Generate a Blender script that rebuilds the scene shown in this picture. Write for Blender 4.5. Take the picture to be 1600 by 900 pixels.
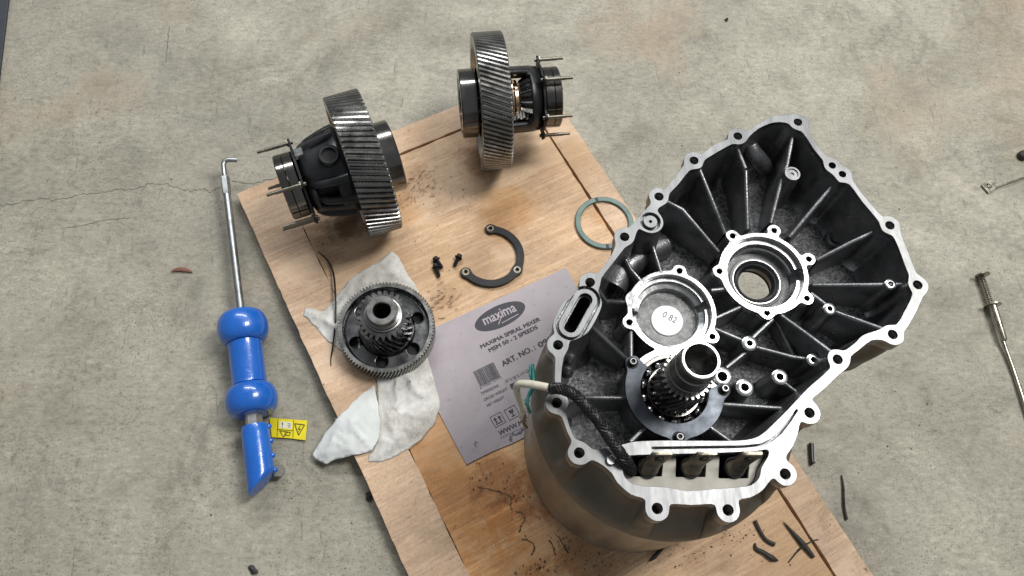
import bpy, bmesh, math, random
import numpy as np
from mathutils import Vector, Matrix, noise
random.seed(7)
sc = bpy.context.scene
for o in list(bpy.data.objects): bpy.data.objects.remove(o)
col = sc.collection
PI = math.pi

# ------------------------------------------------------------------ camera
FPX, CX, CY, CAMH = 1180.0, 800.0, 450.0, 1.30
_d = Vector((-60, 515, FPX)).normalized()          # straight down, in camera axes (right, down, forward)
_zu = -_d
_xr = (Vector((1, 0, 0)) - _zu * _zu[0]).normalized()
_yf = _zu.cross(_xr)
R3 = Matrix((_xr, _yf, _zu))                        # camera axes -> world
cam = bpy.data.cameras.new('camera'); camo = bpy.data.objects.new('camera', cam); col.objects.link(camo)
cam.sensor_width = 36; cam.lens = FPX / 1600 * 36; cam.clip_start = 0.01; cam.clip_end = 100
c0, c1, c2 = R3 @ Vector((1, 0, 0)), R3 @ Vector((0, -1, 0)), R3 @ Vector((0, 0, -1))
M = Matrix((c0, c1, c2)).transposed().to_4x4(); M.translation = (0, 0, CAMH)
camo.matrix_world = M; sc.camera = camo
sc.render.resolution_x, sc.render.resolution_y = 1024, 576

def U(x, y, z):
    """point of the place at height z that the photograph shows at (x, y)"""
    w = R3 @ Vector((x - CX, y - CY, FPX))
    t = (z - CAMH) / w[2]
    return Vector((w[0] * t, w[1] * t, z))

# ------------------------------------------------------------------ light
w = bpy.data.worlds.new('World'); sc.world = w; w.use_nodes = True
w.node_tree.nodes['Background'].inputs[0].default_value = (0.93, 0.97, 1.0, 1)
w.node_tree.nodes['Background'].inputs[1].default_value = 0.235
def lamp(name, loc, tgt, sx, sy, power, color, roll=0):
    l = bpy.data.lights.new(name, 'AREA'); l.shape = 'RECTANGLE'; l.size = sx; l.size_y = sy
    l.energy = power; l.color = color
    o = bpy.data.objects.new(name, l); col.objects.link(o); o.location = loc
    q = (Vector(tgt) - Vector(loc)).to_track_quat('-Z', 'Y'); o.rotation_euler = q.to_euler()
    return o
lamp('ceiling_lamp', (1.92, 1.3, 3.8), (0.3, 0.4, 0), 1.0, 1.5, 140, (1.0, 0.985, 0.95))
lamp('ceiling_lamp', (-0.35, 2.95, 2.9), (-0.35, 0.6, 0), 3.0, 0.36, 92, (0.97, 0.99, 1.0))
sc.view_settings.view_transform = 'Standard'; sc.view_settings.look = 'None'
sc.view_settings.exposure = 0.0; sc.view_settings.gamma = 1.0; sc.view_settings.use_curve_mapping = False
sc.render.engine = 'CYCLES'

# ------------------------------------------------------------------ materials
class NT:
    def __init__(s, name):
        s.m = bpy.data.materials.new(name); s.m.use_nodes = True
        s.t = s.m.node_tree; s.b = s.t.nodes['Principled BSDF']; s.tc = s.n('ShaderNodeTexCoord')
    def n(s, typ, **kw):
        x = s.t.nodes.new(typ)
        for k, v in kw.items(): setattr(x, k, v)
        return x
    def l(s, a, b): s.t.links.new(a, b)
    def vec(s, scale=(1, 1, 1), rot=(0, 0, 0), src='Object', loc=(0, 0, 0)):
        mp = s.n('ShaderNodeMapping'); s.l(s.tc.outputs[src], mp.inputs[0])
        mp.inputs['Scale'].default_value = scale; mp.inputs['Rotation'].default_value = rot
        mp.inputs['Location'].default_value = loc
        return mp.outputs[0]
    def noise(s, scale, detail=4, rough=0.55, vec=None, dist=0.0):
        x = s.n('ShaderNodeTexNoise'); x.inputs['Scale'].default_value = scale
        x.inputs['Detail'].default_value = detail; x.inputs['Roughness'].default_value = rough
        x.inputs['Distortion'].default_value = dist
        s.l(vec if vec is not None else s.tc.outputs['Object'], x.inputs['Vector'])
        return x.outputs['Fac']
    def voro(s, scale, feature='F1', vec=None):
        x = s.n('ShaderNodeTexVoronoi', feature=feature); x.inputs['Scale'].default_value = scale
        s.l(vec if vec is not None else s.tc.outputs['Object'], x.inputs['Vector'])
        return x.outputs['Distance']
    def ramp(s, fac, stops):
        x = s.n('ShaderNodeValToRGB'); s.l(fac, x.inputs[0]); e = x.color_ramp.elements
        while len(e) < len(stops): e.new(0.5)
        for i, (p, c) in enumerate(stops):
            e[i].position = p
            e[i].color = (c, c, c, 1) if isinstance(c, (int, float)) else (*c, 1)
        return x.outputs[0]
    def mix(s, fac, a, b, mode='MIX'):
        x = s.n('ShaderNodeMix', data_type='RGBA', blend_type=mode)
        for v, i in ((fac, 0), (a, 6), (b, 7)):
            if isinstance(v, (int, float)): x.inputs[i].default_value = v
            elif isinstance(v, tuple): x.inputs[i].default_value = (*v, 1)
            else: s.l(v, x.inputs[i])
        return x.outputs[2]
    def math(s, op, a, b=0.0):
        x = s.n('ShaderNodeMath', operation=op)
        for i, v in enumerate((a, b)):
            if isinstance(v, (int, float)): x.inputs[i].default_value = v
            else: s.l(v, x.inputs[i])
        return x.outputs[0]
    def set(s, **kw):
        for k, v in kw.items():
            i = s.b.inputs[k.replace('_', ' ')]
            if isinstance(v, tuple): i.default_value = (*v, 1) if len(v) == 3 and i.type == 'RGBA' else v
            elif isinstance(v, (int, float)): i.default_value = v
            else: s.l(v, i)
    def bump(s, h, strength, dist=0.001, prev=None):
        x = s.n('ShaderNodeBump'); x.inputs['Strength'].default_value = strength; x.inputs['Distance'].default_value = dist
        s.l(h, x.inputs['Height'])
        if prev is not None: s.l(prev, x.inputs['Normal'])
        s.l(x.outputs[0], s.b.inputs['Normal']); return x.outputs[0]

MT = {}
def metal(name, c, rough, metallic=1.0, var=0.25, scale=40, bump=0.0, bscale=600, rvar=0.12, stretch=(1, 1, 1), dirt=None, dirtamt=0.5, bdist=0.001):
    t = NT(name); v = t.vec(stretch)
    f = t.noise(scale, 5, 0.6, v)
    a = tuple(x * (1 - var) for x in c); b = tuple(min(1, x * (1 + var)) for x in c)
    cc = t.ramp(f, [(0.3, a), (0.7, b)])
    if dirt:
        d = t.ramp(t.noise(scale * 0.35, 6, 0.7), [(0.48, 0.0), (0.7, dirtamt)]); cc = t.mix(d, cc, dirt)
    t.set(Base_Color=cc, Metallic=metallic)
    f2 = t.noise(scale * 1.7, 4, 0.6, v)
    t.set(Roughness=t.ramp(f2, [(0.3, max(0.03, rough - rvar)), (0.7, min(1, rough + rvar))]))
    if bump: t.bump(t.noise(bscale, 3, 0.6), bump, bdist)
    MT[name] = t.m; return t
def plain(name, c, rough=0.5, var=0.12, scale=60, bump=0.0, bscale=500, metallic=0.0, **kw):
    t = NT(name); f = t.noise(scale, 5, 0.6)
    t.set(Base_Color=t.ramp(f, [(0.3, tuple(x * (1 - var) for x in c)), (0.7, tuple(min(1, x * (1 + var)) for x in c))]), Roughness=rough, Metallic=metallic, **kw)
    if bump: t.bump(t.noise(bscale, 3, 0.6), bump, 0.001)
    MT[name] = t.m; return t

metal('machined', (0.205, 0.208, 0.212), 0.40, var=0.2, scale=30, rvar=0.07, bump=0.05, bscale=900, stretch=(2.5, 0.5, 1), dirt=(0.10, 0.098, 0.09), dirtamt=0.5)
metal('bore_metal', (0.47, 0.475, 0.48), 0.26, var=0.15, scale=60, rvar=0.08, bump=0.03, bscale=700)
metal('cast_floor', (0.21, 0.212, 0.215), 0.36, metallic=0.85, var=0.8, scale=230, bump=1.0, bscale=300, bdist=0.004, rvar=0.12)  # strong speckle in the base colour stands in for glints on the casting
metal('cast_inner', (0.20, 0.202, 0.208), 0.35, metallic=0.85, var=0.35, scale=30, bump=0.6, bscale=300, bdist=0.0010, rvar=0.12)
metal('cast_outer', (0.12, 0.107, 0.088), 0.55, metallic=0.35, var=0.25, scale=14, bump=0.25, bscale=300, dirt=(0.06, 0.05, 0.04), dirtamt=0.7)
metal('motor_can', (0.30, 0.262, 0.205), 0.46, metallic=0.45, var=0.42, scale=16, bump=0.10, bscale=160, stretch=(1, 1, 0.16), dirt=(0.10, 0.08, 0.06), dirtamt=0.75)
metal('cast_disc', (0.17, 0.17, 0.17), 0.45, metallic=0.6, var=0.3, scale=90, bump=0.9, bscale=500)
metal('gear_steel', (0.36, 0.355, 0.34), 0.28, var=0.25, scale=30, rvar=0.1)
metal('gear_mid', (0.27, 0.265, 0.255), 0.25, var=0.25, scale=30, rvar=0.1)
metal('shaft_steel', (0.26, 0.255, 0.245), 0.30, var=0.2, scale=25, rvar=0.08)
metal('gear_dark', (0.17, 0.17, 0.172), 0.27, var=0.3, scale=30, rvar=0.1)
metal('bearing_steel', (0.17, 0.165, 0.16), 0.17, var=0.15, scale=18, rvar=0.06, dirt=(0.12, 0.08, 0.06), dirtamt=0.5)
metal('carrier_iron', (0.028, 0.029, 0.031), 0.36, metallic=0.5, var=0.3, scale=40, bump=0.3, bscale=350)
metal('stud_steel', (0.20, 0.185, 0.15), 0.38, var=0.25, scale=50)
metal('zinc', (0.36, 0.375, 0.38), 0.40, var=0.18, scale=45, dirt=(0.25, 0.25, 0.24), dirtamt=0.4)
metal('bright_nut', (0.62, 0.62, 0.60), 0.45, var=0.15, scale=60)
metal('tool_steel', (0.40, 0.37, 0.31), 0.34, var=0.2, scale=60)
metal('plate_steel', (0.048, 0.053, 0.061), 0.40, var=0.25, scale=30, rvar=0.1, bump=0.05, bscale=300)
metal('ball_steel', (0.55, 0.55, 0.55), 0.14, var=0.05)
metal('washer_reflection', (0.78, 0.55, 0.36), 0.22, var=0.1)  # golden reflection put into the washers' base colour
metal('terminal', (0.24, 0.215, 0.175), 0.42, var=0.4, scale=90)
plain('insert_plate', (0.40, 0.375, 0.32), 0.5, var=0.15, scale=40)
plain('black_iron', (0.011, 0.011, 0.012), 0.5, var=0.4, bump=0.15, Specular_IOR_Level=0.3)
plain('hole_shade', (0.004, 0.004, 0.004), 0.7)  # near-black colour stands in for shade inside holes and recesses
plain('rubber', (0.012, 0.012, 0.014), 0.35)
plain('rubber_scrap', (0.022, 0.018, 0.016), 0.6, bump=0.3)
plain('sleeve', (0.011, 0.011, 0.012), 0.42)
plain('white_sheath', (0.52, 0.49, 0.40), 0.55, var=0.2, scale=90)
plain('green_wire', (0.03, 0.23, 0.19), 0.4)
plain('brown_wire', (0.20, 0.13, 0.07), 0.6)
plain('white_pad', (0.92, 0.92, 0.90), 0.5, var=0.05)
plain('ink', (0.03, 0.03, 0.042), 0.6, var=0.3, scale=300)
plain('ink_grey', (0.09, 0.085, 0.10), 0.6, var=0.3, scale=300)
plain('logo_text', (0.42, 0.37, 0.40), 0.6, var=0.1)
plain('yellow_tag', (0.72, 0.60, 0.012), 0.4, var=0.08)
plain('tag_ink', (0.05, 0.05, 0.015), 0.5)
plain('tag_white', (0.68, 0.68, 0.56), 0.5)
plain('teal_ring', (0.105, 0.155, 0.14), 0.42, var=0.22, scale=60, metallic=0.25)
plain('dirt', (0.12, 0.072, 0.040), 0.8, var=0.5)
plain('crumb', (0.10, 0.062, 0.036), 0.85, var=0.6, scale=200)
plain('leaf_brown', (0.19, 0.085, 0.055), 0.7)
plain('dark_mat', (0.03, 0.034, 0.044), 0.6, bump=0.2)
plain('crack_dark', (0.15, 0.138, 0.11), 0.9)
plain('dull_steel', (0.11, 0.105, 0.095), 0.55, metallic=0.3)
plain('thread_dark', (0.16, 0.15, 0.135), 0.45, metallic=0.8)

def blue():
    t = NT('blue_paint'); f = t.noise(12, 4)
    wr = t.ramp(t.noise(75, 6, 0.75, dist=1.0), [(0.66, 0.0), (0.74, 0.7)])
    t.set(Base_Color=t.mix(wr, t.ramp(f, [(0.3, (0.008, 0.098, 0.44)), (0.7, (0.012, 0.13, 0.53))]), (0.03, 0.05, 0.12)), Roughness=t.ramp(t.noise(20, 5, 0.7), [(0.3, 0.20), (0.7, 0.36)]), Coat_Weight=0.6, Coat_Roughness=0.07)
    t.bump(t.noise(70, 4), 0.22, 0.004); MT['blue_paint'] = t.m
blue()

def concrete():
    t = NT('concrete')
    big = t.ramp(t.noise(2.1, 7, 0.66, dist=0.9), [(0.34, (0.235, 0.220, 0.176)), (0.50, (0.298, 0.278, 0.222)), (0.62, (0.368, 0.342, 0.274))])
    med = t.ramp(t.noise(11, 8, 0.72, dist=0.6), [(0.30, 0.72), (0.5, 0.99), (0.7, 1.10)])
    c = t.mix(1.0, big, med, 'MULTIPLY')
    fine = t.ramp(t.noise(85, 7, 0.88, vec=t.vec((0.7, 1.3, 1))), [(0.36, 0.45), (0.46, 0.93), (0.54, 1.06), (0.64, 1.45)])
    c = t.mix(0.85, c, fine, 'MULTIPLY')
    # trowel-worn lighter crackle patches
    wn = t.n('ShaderNodeTexNoise'); wn.inputs['Scale'].default_value = 30; t.l(t.tc.outputs['Object'], wn.inputs['Vector'])
    wa = t.n('ShaderNodeVectorMath', operation='MULTIPLY_ADD'); t.l(wn.outputs['Color'], wa.inputs[0]); wa.inputs[1].default_value = (.03, .03, 0); t.l(t.tc.outputs['Object'], wa.inputs[2]); wv = wa.outputs[0]
    wm = t.ramp(t.noise(3.2, 6, 0.7, dist=1.2, vec=t.vec(loc=(3, 1, 0))), [(0.50, 0.0), (0.66, 0.7)])
    cr = t.ramp(t.voro(95, 'DISTANCE_TO_EDGE', vec=wv), [(0.0, 0.62), (0.14, 1.0)])
    c2 = t.mix(1.0, (0.43, 0.405, 0.335), cr, 'MULTIPLY')
    c = t.mix(t.math('MULTIPLY', wm, 0.4), c, c2)
    # rusty and oily stains
    st = t.ramp(t.noise(2.3, 4, 0.6, vec=t.vec(loc=(7.3, 2.2, 0))), [(0.54, 0.0), (0.70, 0.5)])
    c = t.mix(st, c, (0.33, 0.235, 0.15))
    so = t.ramp(t.noise(6, 7, 0.75, vec=t.vec(loc=(1.3, 9.2, 0)), dist=0.8), [(0.56, 0.0), (0.76, 0.85)])
    c = t.mix(so, c, (0.13, 0.12, 0.095))
    # pits
    sel = t.ramp(t.noise(7, 4, 0.6), [(0.38, 0.15), (0.60, 1.0)])
    pit = t.ramp(t.noise(260, 3, 0.6), [(0.57, 0.0), (0.66, 0.75)])
    c = t.mix(t.math('MULTIPLY', pit, sel), c, (0.075, 0.068, 0.055))
    scr = t.ramp(t.noise(60, 4, 0.7, vec=t.vec((1, 0.22, 1), (0, 0, 0.5)), dist=1.5), [(0.61, 0.0), (0.72, 0.65)])
    c = t.mix(scr, c, (0.12, 0.112, 0.09))
    t.set(Base_Color=c, Roughness=t.ramp(t.noise(8, 4), [(0.3, 0.5), (0.7, 0.78)]))
    b = t.bump(t.noise(130, 5, 0.75), 0.35, 0.002); t.bump(t.noise(14, 5), 0.2, 0.004, b)
    MT['concrete'] = t.m
concrete()

def cloth():
    t = NT('rag_cloth')
    c = t.ramp(t.noise(9, 5, 0.6, dist=0.5), [(0.35, (0.50, 0.475, 0.43)), (0.6, (0.70, 0.69, 0.655))])
    rn_ = t.n('ShaderNodeTexNoise', noise_type='RIDGED_MULTIFRACTAL'); rn_.inputs['Scale'].default_value = 16; rn_.inputs['Detail'].default_value = 5; rn_.inputs['Distortion'].default_value = 0.6; t.l(t.tc.outputs['Object'], rn_.inputs['Vector'])
    sel = t.ramp(t.noise(14, 4, 0.6), [(0.42, 0.0), (0.62, 0.75)]); ln = t.ramp(t.noise(34, 8, 0.8, dist=2.2), [(0.47, 0.0), (0.50, 1.0), (0.53, 0.0)])
    c = t.mix(t.math('MULTIPLY', sel, ln), c, (0.20, 0.175, 0.14))
    s = t.ramp(t.noise(28, 7, 0.75, dist=1.5), [(0.58, 0.0), (0.74, 0.5)]); c = t.mix(s, c, (0.22, 0.19, 0.15))
    t.set(Base_Color=c, Roughness=0.85)
    b = t.bump(rn_.outputs['Fac'], 0.75, 0.008); t.bump(t.noise(900, 2), 0.3, 0.001, b)
    MT['rag_cloth'] = t.m
    t = NT('rag_clean')
    c = t.ramp(t.noise(9, 5, 0.6, dist=0.5), [(0.3, (0.58, 0.60, 0.585)), (0.6, (0.74, 0.76, 0.745))])
    t.set(Base_Color=c, Roughness=0.85)
    rn_ = t.n('ShaderNodeTexNoise', noise_type='RIDGED_MULTIFRACTAL'); rn_.inputs['Scale'].default_value = 9; rn_.inputs['Detail'].default_value = 4; t.l(t.tc.outputs['Object'], rn_.inputs['Vector'])
    b = t.bump(rn_.outputs['Fac'], 0.5, 0.008); t.bump(t.noise(900, 2), 0.3, 0.001, b)
    MT['rag_clean'] = t.m
cloth()
def sheetmat():
    t = NT('printed_plastic')
    c = t.ramp(t.noise(7, 6, 0.6, dist=0.5), [(0.3, (0.315, 0.275, 0.295)), (0.7, (0.42, 0.375, 0.395))])
    s = t.ramp(t.noise(60, 6, 0.7), [(0.60, 0.0), (0.74, 0.6)]); c = t.mix(s, c, (0.10, 0.085, 0.085))
    s2 = t.ramp(t.noise(5, 7, 0.7, dist=1.0), [(0.52, 0.0), (0.7, 0.45)]); c = t.mix(s2, c, (0.20, 0.175, 0.185))
    t.set(Base_Color=c, Roughness=0.42); t.bump(t.noise(12, 4), 0.3, 0.004); MT['printed_plastic'] = t.m
sheetmat()

# ------------------------------------------------------------------ object helpers
def tag(o, label=None, cat=None, group=None, kind=None):
    if label: o['label'] = label
    if cat: o['category'] = cat
    if group: o['group'] = group
    if kind: o['kind'] = kind
    return o
def empty(name, loc=(0, 0, 0), rot=(0, 0, 0)):
    o = bpy.data.objects.new(name, None); col.objects.link(o); o.location = loc; o.rotation_euler = rot
    o.empty_display_size = 0.02; return o
def link(name, me, mat, parent=None, smooth=35, loc=None):
    me.materials.clear(); me.materials.append(MT[mat])
    if smooth:
        me.shade_smooth(); me.set_sharp_from_angle(angle=math.radians(smooth))
    o = bpy.data.objects.new(name, me); col.objects.link(o); o.parent = parent
    if loc is not None: o.location = loc
    return o
class MB:
    def __init__(s): s.v = []; s.f = []
    def add(s, vs, fs):
        k = len(s.v); s.v += [tuple(p) for p in vs]; s.f += [tuple(i + k for i in f) for f in fs]; return s
    def mesh(s, name='m'):
        me = bpy.data.meshes.new(name); me.from_pydata(s.v, [], s.f); me.update(); me.validate(); return me
    def build(s, name, mat, parent=None, smooth=35, off=None):
        """vertices are in the parent's frame, or in world metres when off (the parent's place) is given"""
        if off is not None: s.v = [(p[0] - off[0], p[1] - off[1], p[2] - off[2]) for p in s.v]
        bm = bmesh.new(); bm.from_mesh(s.mesh(name)); bmesh.ops.recalc_face_normals(bm, faces=bm.faces)
        me = bpy.data.meshes.new(name); bm.to_mesh(me); bm.free()
        return link(name, me, mat, parent, smooth)
    def xf(s, Mx): s.v = [tuple(Mx @ Vector(p)) for p in s.v]; return s
    def box(s, c, e, Mx=None):
        vs = [Vector((c[0] + sx * e[0], c[1] + sy * e[1], c[2] + sz * e[2])) for sx in (-1, 1) for sy in (-1, 1) for sz in (-1, 1)]
        if Mx: vs = [Mx @ v for v in vs]
        return s.add(vs, [(0, 1, 3, 2), (4, 6, 7, 5), (0, 4, 5, 1), (2, 3, 7, 6), (0, 2, 6, 4), (1, 5, 7, 3)])
    def lathe(s, prof, n=64, axis='z', c=(0, 0, 0), a0=0.0, a1=2 * PI, close=False, sq=1.0):
        """prof: (along, radius); full turn or an arc"""
        full = abs(a1 - a0 - 2 * PI) < 1e-6; m = n if full else n + 1
        vs = []
        for a, r in prof:
            for i in range(m):
                t = a0 + (a1 - a0) * i / n
                p = (a, r * math.cos(t), r * math.sin(t)) if axis == 'x' else (r * math.cos(t), r * math.sin(t) * sq, a)
                vs.append((p[0] + c[0], p[1] + c[1], p[2] + c[2]))
        fs = []; P = len(prof)
        for j in range(P if close else P - 1):
            j2 = (j + 1) % P
            for i in range(n):
                i2 = (i + 1) % m
                fs.append((j * m + i, j * m + i2, j2 * m + i2, j2 * m + i))
        if close and not full:
            fs.append(tuple(j * m for j in range(P))); fs.append(tuple(j * m + n for j in range(P))[::-1])
        return s.add(vs, fs)
    def gear(s, n, rr, rt, x0, x1, twist, rin, axis='x', c=(0, 0, 0), slices=8, cham=0.0015, phase=0.0):
        prof = ((0.10, rr), (0.33, rt), (0.67, rt), (0.90, rr)); m = 4 * n; vs = []
        def P(a, r, t):
            p = (a, r * math.cos(t), r * math.sin(t)) if axis == 'x' else (r * math.cos(t), r * math.sin(t), a)
            return (p[0] + c[0], p[1] + c[1], p[2] + c[2])
        xs = [(x0, -cham), (x0 + cham, 0)] + [(x0 + (x1 - x0) * k / slices, 0) for k in range(1, slices)] + [(x1 - cham, 0), (x1, -cham)]
        rings = []
        vs += [P(x0, rin, 2 * PI * i / m) for i in range(m)]
        for x, dr in xs:
            tw = phase + twist * (x - x0) / (x1 - x0)
            for i in range(n):
                for f, r in prof: vs.append(P(x, (r + dr) if r == rt else r, 2 * PI * (i + f) / n + tw))
        vs += [P(x1, rin, 2 * PI * i / m + phase + twist) for i in range(m)]
        # rotate first inner ring to follow the phase
        vs[:m] = [P(x0, rin, 2 * PI * i / m + phase) for i in range(m)]
        fs = []
        for j in range(len(xs) + 1):
            for i in range(m):
                i2 = (i + 1) % m; fs.append((j * m + i, j * m + i2, (j + 1) * m + i2, (j + 1) * m + i))
        return s.add(vs, fs)
    def tube(s, pts, rad, n=10, cap=True, flat=1.0):
        pts = [Vector(p) for p in pts]; N = len(pts); vs = []; up = None
        for i, p in enumerate(pts):
            d = (pts[min(i + 1, N - 1)] - pts[max(i - 1, 0)]).normalized()
            if up is None:
                up = Vector((0, 0, 1)) if abs(d.z) < 0.9 else Vector((1, 0, 0))
            u = (up - d * up.dot(d)).normalized(); v = d.cross(u); up = u
            r = rad[i] if isinstance(rad, (list, tuple)) else rad
            for k in range(n):
                t = 2 * PI * k / n; vs.append(p + (u * math.cos(t) * flat + v * math.sin(t)) * r)
        fs = [(i * n + k, i * n + (k + 1) % n, (i + 1) * n + (k + 1) % n, (i + 1) * n + k) for i in range(N - 1) for k in range(n)]
        if cap: fs += [tuple(range(n))[::-1], tuple((N - 1) * n + k for k in range(n))]
        return s.add(vs, fs)
    def sphere(s, c, r, n=12, sz=1.0):
        prof = [(-math.cos(PI * j / (n // 2)) * r * sz, max(1e-5, math.sin(PI * j / (n // 2)) * r)) for j in range(n // 2 + 1)]
        return s.lathe(prof, n, 'z', c)
def arcpts(a0, a1, n): return [a0 + (a1 - a0) * i / n for i in range(n + 1)]
def crom(P, sub=6, closed=False):
    P = [Vector(p) for p in P]; N = len(P); out = []
    for i in range(N if closed else N - 1):
        g = (lambda k: P[k % N]) if closed else (lambda k: P[max(0, min(N - 1, k))])
        a, b, c, d = g(i - 1), g(i), g(i + 1), g(i + 2)
        for j in range(sub):
            t = j / sub
            out.append(0.5 * ((2 * b) + (c - a) * t + (2 * a - 5 * b + 4 * c - d) * t * t + (3 * b - 3 * c + d - a) * t ** 3))
    if not closed: out.append(P[-1])
    return out

# ---- 2-D shapes by distance fields: outlines with fillets, holes and islands
class G2:
    def __init__(s, x0, x1, y0, y1, res):
        s.xs = np.arange(x0, x1, res); s.ys = np.arange(y0, y1, res); s.X, s.Y = np.meshgrid(s.xs, s.ys); s.res = res
    def circ(s, c, r): return np.hypot(s.X - c[0], s.Y - c[1]) - r
    def cap(s, a, b, r):
        ax, ay = a[0], a[1]; bx, by = b[0] - ax, b[1] - ay
        t = np.clip(((s.X - ax) * bx + (s.Y - ay) * by) / (bx * bx + by * by + 1e-12), 0, 1)
        return np.hypot(s.X - ax - t * bx, s.Y - ay - t * by) - r
    def line(s, pts, r):
        d = None
        for a, b in zip(pts[:-1], pts[1:]):
            e = s.cap(a, b, r); d = e if d is None else np.minimum(d, e)
        return d
    def poly(s, P):
        P = [(p[0], p[1]) for p in P]; d = np.full(s.X.shape, 1e9); ins = np.zeros(s.X.shape, bool)
        for i in range(len(P)):
            (ax, ay), (bx, by) = P[i], P[(i + 1) % len(P)]; ex, ey = bx - ax, by - ay
            t = np.clip(((s.X - ax) * ex + (s.Y - ay) * ey) / (ex * ex + ey * ey + 1e-14), 0, 1)
            d = np.minimum(d, (s.X - ax - t * ex) ** 2 + (s.Y - ay - t * ey) ** 2)
            if ay != by:
                cnd = ((ay > s.Y) != (by > s.Y)) & (s.X < (bx - ax) * (s.Y - ay) / (by - ay) + ax); ins ^= cnd
        return np.where(ins, -1, 1) * np.sqrt(d)
    def loops(s, F, eps=0.00012):
        F = np.where(np.abs(F) < 1e-9, 1e-9, F); S = F < 0; ny, nx = F.shape
        cells = np.argwhere((S[:-1, :-1] != S[1:, 1:]) | (S[:-1, 1:] != S[1:, :-1]) | (S[:-1, :-1] != S[:-1, 1:]))
        nxt = {}
        def pt(e):
            k, j, i = e
            if k == 0: a, b = F[j, i], F[j, i + 1]; t = a / (a - b); return (s.xs[i] + t * s.res, s.ys[j])
            a, b = F[j, i], F[j + 1, i]; t = a / (a - b); return (s.xs[i], s.ys[j] + t * s.res)
        for j, i in cells:
            j = int(j); i = int(i)
            code = S[j, i] * 1 + S[j, i + 1] * 2 + S[j + 1, i + 1] * 4 + S[j + 1, i] * 8
            B, Rr, T, L = (0, j, i), (1, j, i + 1), (0, j + 1, i), (1, j, i)
            for a, b in {1: [(L, B)], 2: [(B, Rr)], 3: [(L, Rr)], 4: [(Rr, T)], 5: [(L, B), (Rr, T)], 6: [(B, T)], 7: [(L, T)], 8: [(T, L)], 9: [(T, B)], 10: [(B, Rr), (T, L)], 11: [(T, Rr)], 12: [(Rr, L)], 13: [(Rr, B)], 14: [(B, L)]}.get(int(code), []):
                nxt.setdefault(a, []).append(b)
        out = []
        while nxt:
            st = next(iter(nxt)); cur = st; lp = []
            while cur in nxt:
                lp.append(pt(cur)); b = nxt[cur].pop()
                if not nxt[cur]: del nxt[cur]
                cur = b
                if cur == st: break
            if len(lp) > 7: out.append(rdp_closed(lp, eps))
        return out
def rdp(P, eps):
    keep = [False] * len(P); keep[0] = keep[-1] = True; st = [(0, len(P) - 1)]; A = np.array(P)
    while st:
        a, b = st.pop()
        if b - a < 2: continue
        d = A[b] - A[a]; L = np.hypot(*d); q = A[a + 1:b] - A[a]
        dist = np.abs(q[:, 0] * d[1] - q[:, 1] * d[0]) / L if L > 1e-9 else np.hypot(q[:, 0], q[:, 1])
        k = int(np.argmax(dist))
        if dist[k] > eps: k += a + 1; keep[k] = True; st += [(a, k), (k, b)]
    return [p for p, f in zip(P, keep) if f]
def rdp_closed(P, eps):
    h = len(P) // 2; a = rdp(P[:h + 1], eps); b = rdp(P[h:] + P[:1], eps); return a[:-1] + b[:-1]
def smin(a, b, k):
    h = np.clip(0.5 + 0.5 * (b - a) / k, 0, 1); return b * (1 - h) + a * h - k * h * (1 - h)
def smax(a, b, k): return -smin(-a, -b, k)
def even(P, step):
    P = [Vector((p[0], p[1])) for p in P]; P.append(P[0]); L = [0]
    for a, b in zip(P[:-1], P[1:]): L.append(L[-1] + (b - a).length)
    n = max(8, int(L[-1] / step)); out = []; k = 0
    for i in range(n):
        t = L[-1] * i / n
        while L[k + 1] < t: k += 1
        out.append(P[k].lerp(P[k + 1], (t - L[k]) / max(1e-9, L[k + 1] - L[k])))
    return out
def plate(name, loops, z0, z1, mat, parent=None, bevel=0.0008, off=(0, 0, 0), smooth=14):
    """flat plate with holes: outline loops, bottom z0, top z1"""
    cu = bpy.data.curves.new(name, 'CURVE'); cu.dimensions = '2D'; cu.fill_mode = 'BOTH'
    for lp in loops:
        sp = cu.splines.new('POLY'); sp.points.add(len(lp) - 1); sp.use_cyclic_u = True
        for q, p in zip(sp.points, lp): q.co = (p[0] - off[0], p[1] - off[1], 0, 1)
    h = (z1 - z0) / 2; cu.extrude = h - bevel; cu.bevel_depth = bevel; cu.bevel_resolution = 1; cu.offset = -bevel
    tmp = bpy.data.objects.new('tmp', cu); col.objects.link(tmp)
    bpy.context.view_layer.update(); dg = bpy.context.evaluated_depsgraph_get()
    me = bpy.data.meshes.new_from_object(tmp.evaluated_get(dg)); bpy.data.objects.remove(tmp); bpy.data.curves.remove(cu)
    me.transform(Matrix.Translation((0, 0, (z0 + z1) / 2 - off[2])))
    bm = bmesh.new(); bm.from_mesh(me); bmesh.ops.remove_doubles(bm, verts=bm.verts, dist=1e-6); bm.to_mesh(me); bm.free()
    return link(name, me, mat, parent, smooth)
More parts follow.
